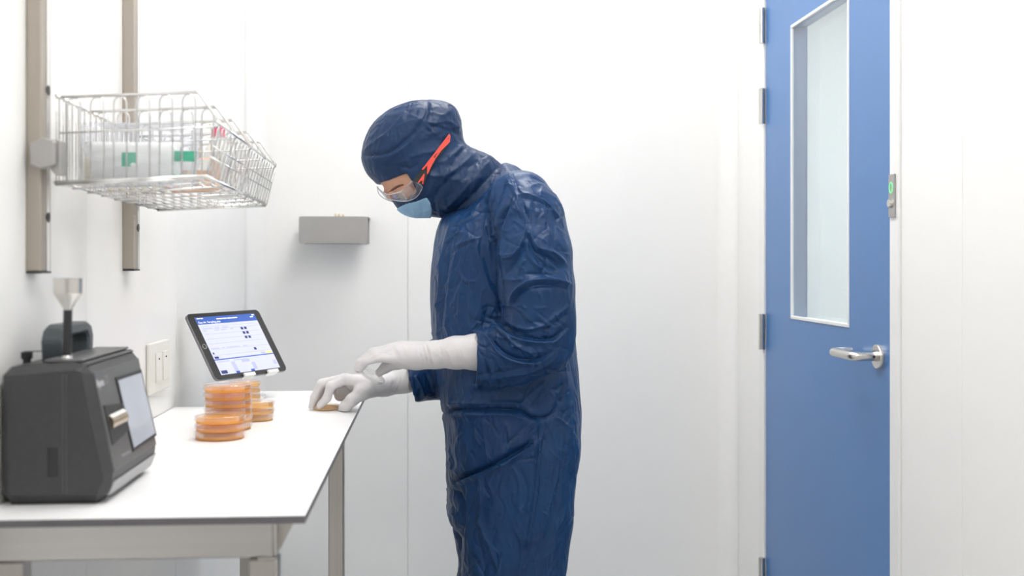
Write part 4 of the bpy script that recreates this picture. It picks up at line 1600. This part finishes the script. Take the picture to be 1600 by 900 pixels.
# far sleeve
FS = [(q3(806, 316, 2.615), .066), (q3(820, 345, 2.650), .072), (q3(830, 420, 2.680), .074), (q3(838, 500, 2.685), .070), (q3(830, 545, 2.680), .066),
      (q3(760, 572, 2.635), .060), (q3(690, 583, 2.580), .0545), (q3(610, 604, 2.525), .0440)]
Fs = gc.new()
chain(gc, Fs, FS, .018)
cone(gc, Fs, q3(684, 553, 2.565), q3(700, 560, 2.58), .036, .04, .02)
cut2 = q3(641, 592, 2.55)
Fs = np.maximum(Fs, (cut2[0] - X) - .22 * (Z - cut2[2]))
inn = gc.new()
chain(gc, inn, [(q3(690, 583, 2.580), .046), (q3(610, 604, 2.525), .038)], .01)
Fs = np.maximum(Fs, -np.maximum(inn, X - (cut2[0] + .04)))
F = smin(F, Fs, .010)
V, Q = nets(gc, F)
V = relax(V, Q, 2)
V, Q = refine(V, Q)
SUIT_FOLDS = [
    # front of the torso
    ('r', 2.5, 4, [(705, 345), (694, 380), (688, 430), (684, 490), (684, 545)]),
    ('v', 2.0, 3, [(712, 350), (702, 385), (696, 430), (691, 490), (690, 520)]),
    ('r', 2.2, 4, [(722, 372), (708, 410), (700, 460), (698, 520)]),
    ('r', 1.6, 3, [(709, 384), (728, 377), (753, 371)]),
    ('v', 1.5, 3, [(704, 396), (720, 386), (740, 378)]),
    ('r', 2.4, 5, [(745, 376), (752, 410), (766, 450), (784, 474)]),
    ('v', 2.2, 4, [(757, 400), (766, 434), (779, 456), (788, 466)]),
    ('r', 1.8, 4, [(758, 340), (762, 375), (768, 400)]),
    ('r', 1.8, 4, [(774, 290), (764, 330), (760, 360), (768, 382)]),
    ('v', 2.6, 4, [(790, 282), (774, 320), (766, 350), (764, 378)]),
    ('r', 1.5, 5, [(718, 450), (716, 490), (722, 520)]),
    ('v', 1.3, 4, [(730, 440), (728, 470), (736, 510)]),
    ('r', 1.6, 4, [(707, 470), (700, 500), (702, 530)]),
    ('r', 2.0, 3, [(700, 345), (715, 340), (735, 330), (756, 312), (778, 286)]),
    ('v', 2.4, 3, [(706, 354), (722, 348), (742, 336), (764, 314)]),
    ('r', 1.5, 3, [(682, 380), (690, 400), (686, 420)]),
    ('v', 1.5, 3, [(678, 420), (684, 450), (680, 480)]),
    # front edge of the upper sleeve
    ('v', 7.0, 6, [(800, 300), (783, 340), (773, 385), (777, 425), (781, 460), (783, 490)]),
    ('r', 2.5, 5, [(806, 312), (792, 345), (784, 385), (790, 420)]),
    # shoulder
    ('r', 1.6, 2.2, [(795, 268), (804, 295), (813, 322), (822, 347), (824, 375), (822, 398)]),
    ('v', 1.4, 2.0, [(799, 270), (809, 296), (818, 322), (826, 345)]),
    ('r', 1.8, 2.5, [(811, 304), (828, 306), (844, 311), (862, 322)]),
    ('v', 1.8, 2.5, [(814, 309), (844, 316), (860, 326)]),
    ('v', 2.2, 3, [(855, 318), (864, 330), (872, 350)]),
    ('r', 2.0, 3, [(862, 325), (873, 340), (880, 360)]),
    ('r', 1.6, 3, [(812, 300), (806, 318), (798, 336)]),
    ('v', 2.0, 3, [(806, 302), (800, 318), (790, 332), (784, 350)]),
    # upper sleeve
    ('r', 3.6, 4, [(824, 356), (832, 374), (842, 388), (864, 395), (884, 414)]),
    ('v', 3.4, 4, [(820, 362), (828, 382), (840, 396), (860, 403), (878, 420)]),
    ('r', 3.2, 4, [(824, 356), (814, 382), (800, 400), (784, 404)]),
    ('v', 3.0, 4, [(820, 378), (810, 398), (800, 412), (790, 430)]),
    ('r', 2.4, 3.5, [(775, 396), (788, 399), (802, 396)]),
    ('r', 2.4, 4, [(824, 378), (826, 398), (836, 412), (850, 420)]),
    ('v', 2.4, 4, [(830, 392), (842, 408), (856, 418), (872, 424)]),
    ('r', 2.0, 4, [(820, 404), (812, 420), (806, 436)]),
    ('r', 3.0, 3.5, [(783, 436), (800, 438), (816, 436)]),
    ('r', 4.5, 4, [(797, 470), (804, 456), (814, 447), (832, 438), (864, 437), (892, 444)]),
    ('v', 3.8, 5, [(800, 478), (808, 462), (820, 452), (838, 446), (864, 446), (886, 452)]),
    ('v', 2.2, 4, [(820, 428), (840, 428), (868, 430)]),
    # elbow and forearm
    ('r', 2.6, 5, [(836, 514), (852, 506), (868, 494), (891, 476)]),
    ('v', 2.6, 5, [(842, 520), (860, 511), (876, 500), (889, 490)]),
    ('s', 4.5, 6, [(771, 501), (784, 512), (797, 522), (812, 528), (829, 531), (850, 533), (867, 531), (885, 517)]),
    ('s', 4.0, 6, [(741, 517), (754, 521), (765, 529), (773, 540), (784, 552), (803, 562), (837, 565), (864, 552)]),
    ('r', 3.2, 5, [(768, 507), (780, 518), (794, 529), (808, 540), (824, 549), (851, 549)]),
    ('r', 2.4, 4, [(790, 500), (802, 508), (820, 514), (832, 514)]),
    ('v', 2.6, 4, [(786, 506), (800, 516), (818, 522)]),
    ('r', 2.4, 5, [(768, 545), (767, 565), (770, 586)]),
    ('v', 2.0, 4, [(760, 540), (758, 562), (762, 584)]),
    ('r', 2.2, 4, [(748, 592), (770, 590), (787, 588), (829, 580), (866, 562)]),
    ('v', 1.8, 3, [(745, 586), (768, 583), (790, 581), (826, 573)]),
    ('r', 2.2, 4, [(778, 556), (782, 572), (790, 580)]),
    # lower torso
    ('v', 6.0, 3.4, [(684, 648), (700, 643), (717, 640), (755, 640), (808, 641), (829, 651), (854, 651), (873, 636)]),
    ('r', 2.6, 5, [(690, 655), (717, 648), (755, 648), (800, 649), (820, 657)]),
    ('r', 2.8, 5, [(690, 632), (717, 630), (755, 630), (806, 630), (828, 640)]),
    ('r', 2.4, 4, [(808, 640), (822, 622), (840, 606), (852, 596)]),
    ('v', 2.0, 4, [(826, 642), (836, 622), (850, 608)]),
    ('v', 4.0, 4, [(862, 606), (872, 608), (880, 602), (878, 618), (872, 630)]),
    ('r', 2.2, 3, [(858, 612), (866, 622), (862, 634)]),
    ('s', 7.5, 7, [(700, 762), (714, 753), (730, 746), (761, 735), (789, 720), (811, 707), (831, 693)]),
    ('r', 2.6, 5, [(812, 700), (820, 684), (830, 668), (846, 662)]),
    ('r', 1.5, 1.6, [(850, 660), (846, 690), (842, 713), (836, 776), (826, 838), (820, 896)]),
    ('v', 1.7, 1.6, [(853, 660), (849, 690), (845, 713), (839, 776), (829, 838), (823, 896)]),
    ('v', 1.7, 1.6, [(846, 660), (842, 690), (838, 713), (832, 776), (822, 838), (816, 896)]),
    ('r', 1.8, 3, [(753, 652), (756, 680), (760, 706), (762, 728)]),
    ('r', 1.8, 3, [(748, 743), (750, 775), (750, 807), (747, 832)]),
    ('r', 3.0, 4, [(748, 808), (756, 834), (767, 857), (780, 898)]),
    ('v', 2.6, 4, [(744, 816), (748, 846), (754, 872), (758, 898)]),
    ('v', 8.0, 6, [(708, 764), (716, 780), (720, 800), (719, 838), (715, 870), (716, 898)]),
    ('r', 2.4, 4, [(726, 770), (730, 800), (728, 840), (726, 880)]),
    ('r', 2.0, 4, [(866, 690), (872, 730), (864, 770), (852, 810), (846, 850)]),
    ('v', 2.0, 5, [(876, 700), (876, 740), (866, 780), (858, 830)]),
    ('r', 1.8, 4, [(858, 806), (866, 840), (862, 880)]),
    ('r', 2.0, 4, [(790, 660), (796, 690), (788, 712)]),
    ('v', 1.6, 4, [(700, 690), (708, 720), (704, 742)]),
    ('r', 1.8, 3, [(697, 700), (706, 712), (700, 726), (712, 738)]),
    ('r', 2.0, 4, [(800, 728), (812, 760), (806, 800)]),
    ('v', 2.0, 4, [(814, 735), (824, 770), (816, 820)]),
    ('r', 1.8, 4, [(800, 820), (814, 850), (812, 890)]),
    ('r', 2.2, 4, [(866, 650), (884, 664), (888, 690)]),
    ('v', 1.8, 4, [(872, 640), (890, 652), (896, 680)]),
    ('r', 1.8, 4, [(880, 560), (886, 590), (884, 620)]),
    ('r', 1.8, 4, [(730, 600), (742, 615), (738, 632)]),
    ('r', 1.6, 4, [(694, 600), (700, 615), (698, 630)]),
    # far trouser leg and far cuff
    ('r', 3.0, 5, [(704, 772), (700, 790), (710, 806)]),
    ('r', 3.0, 5, [(702, 800), (708, 824), (712, 844)]),
    ('v', 2.5, 4, [(698, 784), (708, 792), (716, 812)]),
    ('r', 2.5, 4, [(648, 586), (658, 604), (664, 622)]),
    ('v', 2.5, 4, [(664, 582), (672, 600), (676, 614)]),
    ('r', 2.5, 4, [(656, 530), (668, 524), (678, 520)]),
]

SUIT_FOLDS += rand_folds(1, 55, (682, 365, 772, 520), 98, 22, 14, 55, 1.15, 2.6)
SUIT_FOLDS += rand_folds(2, 40, (795, 285, 888, 440), 65, 40, 12, 40, 1.6, 2.6)
SUIT_FOLDS += rand_folds(3, 45, (752, 470, 885, 600), 25, 30, 14, 50, 1.7, 2.8)
SUIT_FOLDS += rand_folds(4, 70, (692, 590, 900, 740), 85, 32, 12, 50, 1.6, 2.6)
SUIT_FOLDS += rand_folds(5, 75, (704, 735, 885, 900), 93, 18, 16, 70, 1.6, 2.8)
SUIT_FOLDS += rand_folds(6, 20, (700, 330, 790, 380), 140, 25, 12, 35, 1.3, 2.4)
SUIT_FOLDS = [(k, a, w * .72, pt) for k, a, w, pt in SUIT_FOLDS]
V = cloth(V, Q, SUIT_FOLDS, 9, .0042, 24, .0014, .55)
obj('coverall', (V, Q), 'navy', pn, smooth=True)
# overboots below the frame
for s, yy, bx in ((-1, 2.392, .10), (1, 2.590, .07)):
    gg = Grid((bx - .17, yy - .09, -.004), (bx + .19, yy + .09, .30), .006)
    Fo = gg.new()
    chain(gg, Fo, [(np.array((bx - .105, yy, .034)), .034), (np.array((bx + .01, yy, .052)), .046), (np.array((bx + .075, yy, .055)), .052), (np.array((bx + .078, yy, .24)), .060)], .03)
    Xg, Yg, Zg = gg.P()
    Fo = np.maximum(np.maximum(Fo, .002 - Zg), Zg - .24)
    Vo, Qo = nets(gg, Fo)
    obj('overboot', (relax(Vo, Qo, 1), Qo), 'pants_boot', pn, smooth=True)


# ---------------- gloves
def glove(g, build, folds, name, nz=.0006):
    F = g.new()
    build(g, F)
    V, Q = nets(g, F)
    V = relax(V, Q, 2)
    N = vnormals(V, Q)
    px, py = to_px(V)
    face = np.clip(-N[:, 1] * 1.8 + .5, 0, 1)
    d = fold_field(px, py, folds) * face + nz * (ridged(V * 55) - .6)
    return obj(name, (V + N * d[:, None], Q), 'glove', pn, smooth=True)


def far_hand(g, F):
    # forearm cuff, wrist, palm
    chain(g, F, [(q3(690, 583, 2.580), .031), (q3(655, 588, 2.560), .030), (q3(630, 594, 2.545), .0270), (q3(604, 601, 2.530), .0225), (q3(592, 602, 2.523), .0215)], .012, 1.15)
    chain(g, F, [(q3(596, 602, 2.520), .0205), (q3(572, 603, 2.505), .0200), (q3(556, 598, 2.500), .0165)], .014, 1.3)
    for (kx, ky, yy) in ((541, 592, 2.470), (537, 592, 2.490), (540, 594, 2.512), (545, 598, 2.532)):
        cone(g, F, q3(575, 602, 2.49 + (yy - 2.50) * .5), q3(kx, ky, yy), .0165, .0108, .012)
    # index
    chain(g, F, [(q3(541, 592, 2.470), .0112), (q3(517, 603.5, 2.463), .0100), (q3(511, 622, 2.468), .0090), (q3(500, 633.5, 2.478), .0078)], .005)
    # middle
    chain(g, F, [(q3(537, 592, 2.490), .0112), (q3(503, 599.5, 2.490), .0100), (q3(491.5, 621, 2.494), .0090), (q3(487.5, 636, 2.500), .0078)], .005)
    # ring
    chain(g, F, [(q3(540, 594, 2.512), .0108), (q3(512, 597, 2.515), .0095), (q3(503, 616, 2.517), .0085), (q3(500, 630, 2.520), .0075)], .005)
    # little, curled under
    chain(g, F, [(q3(545, 598, 2.532), .0100), (q3(525, 606, 2.536), .0105), (q3(531, 618, 2.530), .0110), (q3(545, 620, 2.520), .0110)], .006)
    chain(g, F, [(q3(545, 600, 2.512), .0120), (q3(535, 609, 2.516), .0115), (q3(548, 616, 2.512), .0120)], .006)
    # thumb
    chain(g, F, [(q3(586, 606, 2.495), .0190), (q3(566, 613, 2.462), .0158), (q3(550, 625, 2.452), .0118), (q3(540, 635, 2.462), .0112), (q3(535.5, 638.5, 2.470), .0098)], .010)


gf_ = Grid((q(478, 560, 2.45)[0] - .005, 2.40, TT + .001), (q(700, 560, 2.6)[0], 2.64, q(600, 548, 2.5)[1]), .0021)
FAR_FOLDS = [('v', 1.3, 1.4, [(618, 592), (614, 602), (609, 610)]), ('v', 1.2, 1.4, [(622, 588), (619, 600), (613, 612)]), ('v', 1.1, 1.3, [(629, 584), (626, 598), (620, 610)]),
             ('r', 1.0, 1.6, [(612, 590), (609, 602), (604, 612)]), ('v', 1.0, 1.3, [(570, 611), (567, 617), (562, 622)]), ('v', 1.0, 1.2, [(574, 612), (571, 618), (566, 624)]),
             ('v', 1.0, 1.2, [(578, 610), (576, 617), (571, 623)]), ('v', 0.9, 1.2, [(560, 612), (556, 617), (551, 621)]), ('r', .9, 1.4, [(538, 588), (542, 594), (543, 603)]),
             ('v', 1.0, 1.2, [(531, 594), (536, 597), (539, 603)]), ('v', .9, 1.2, [(527, 597), (531, 600), (534, 605)]), ('v', 1.0, 1.2, [(537, 630), (544, 629), (548, 632)]),
             ('v', 1.0, 1.3, [(582, 588), (590, 592), (596, 598)]), ('r', 1.1, 1.6, [(583, 593), (590, 598), (595, 600)]), ('r', .9, 1.6, [(641, 578), (640, 592), (636, 604)]), ('v', .9, 1.4, [(645, 578), (644, 592), (641, 604)])]
glove(gf_, far_hand, FAR_FOLDS, 'glove')


def near_hand(g, F):
    chain(g, F, [(q3(775, 551, 2.312), .036), (q3(745, 550, 2.320), .0350), (q3(712, 551, 2.336), .0315), (q3(684, 554, 2.350), .0262), (q3(670, 555, 2.358), .0250)], .012)
    chain(g, F, [(q3(672, 555, 2.358), .0248), (q3(650, 556, 2.368), .0270), (q3(628, 554, 2.374), .0255), (q3(614, 551, 2.378), .0185)], .012, 1.1)
    # knuckles: little finger nearest, index farthest
    for (kx, ky, yy) in ((612, 560, 2.352), (608, 552, 2.368), (605, 548, 2.388), (606, 546, 2.406)):
        cone(g, F, q3(640, 555, 2.372), q3(kx, ky, yy), .0200, .0105, .012)
    chain(g, F, [(q3(612, 560, 2.352), .0098), (q3(590, 560, 2.346), .0088), (q3(571, 565.5, 2.352), .0078), (q3(563, 576, 2.362), .0072)], .0035)
    chain(g, F, [(q3(608, 551, 2.368), .0102), (q3(586, 553, 2.362), .0095), (q3(567, 566, 2.366), .0084), (q3(559, 577, 2.374), .0076)], .0035)
    chain(g, F, [(q3(605, 547, 2.388), .0102), (q3(582, 551, 2.384), .0095), (q3(564, 566, 2.386), .0084), (q3(558.5, 576, 2.390), .0075)], .0035)
    chain(g, F, [(q3(606, 546, 2.406), .0102), (q3(588, 549, 2.406), .0092), (q3(572, 562, 2.404), .0082), (q3(566, 574, 2.402), .0075)], .0035)
    # thumb on the far side, closing down on the lid
    chain(g, F, [(q3(645, 560, 2.392), .0170), (q3(622, 566, 2.404), .0140), (q3(604, 573, 2.406), .0108), (q3(593, 582, 2.404), .0092)], .008)


gn_ = Grid((q(548, 540, 2.36)[0] - .004, 2.24, q(600, 600, 2.3)[1]), (q(782, 540, 2.3)[0], 2.45, q(600, 512, 2.3)[1]), .0021)
NEAR_FOLDS = [('v', 2.6, 1.5, [(577, 563), (590, 556.5), (600, 554.5), (612, 554)]), ('v', 1.4, 1.5, [(664, 535), (669, 552), (674, 575)]), ('v', 1.2, 1.4, [(659, 537), (663, 553), (667, 573)]),
              ('r', 1.3, 1.6, [(668, 534), (673, 552), (679, 573)]), ('v', 1.0, 1.3, [(656, 552), (659, 564), (662, 575)]), ('v', 1.0, 1.5, [(686, 540), (690, 556), (693, 572)]),
              ('r', 1.0, 2.0, [(697, 545), (704, 560), (709, 574)]), ('r', .9, 2.0, [(720, 545), (717, 560), (722, 570)]), ('r', .8, 1.5, [(618, 538), (624, 552), (630, 566)]),
              ('v', .8, 1.3, [(612, 540), (618, 554), (622, 565)]), ('v', .8, 1.3, [(626, 537), (630, 548), (634, 560)]), ('r', .8, 2, [(730, 530), (722, 545), (726, 560)])]
glove(gn_, near_hand, NEAR_FOLDS, 'glove')
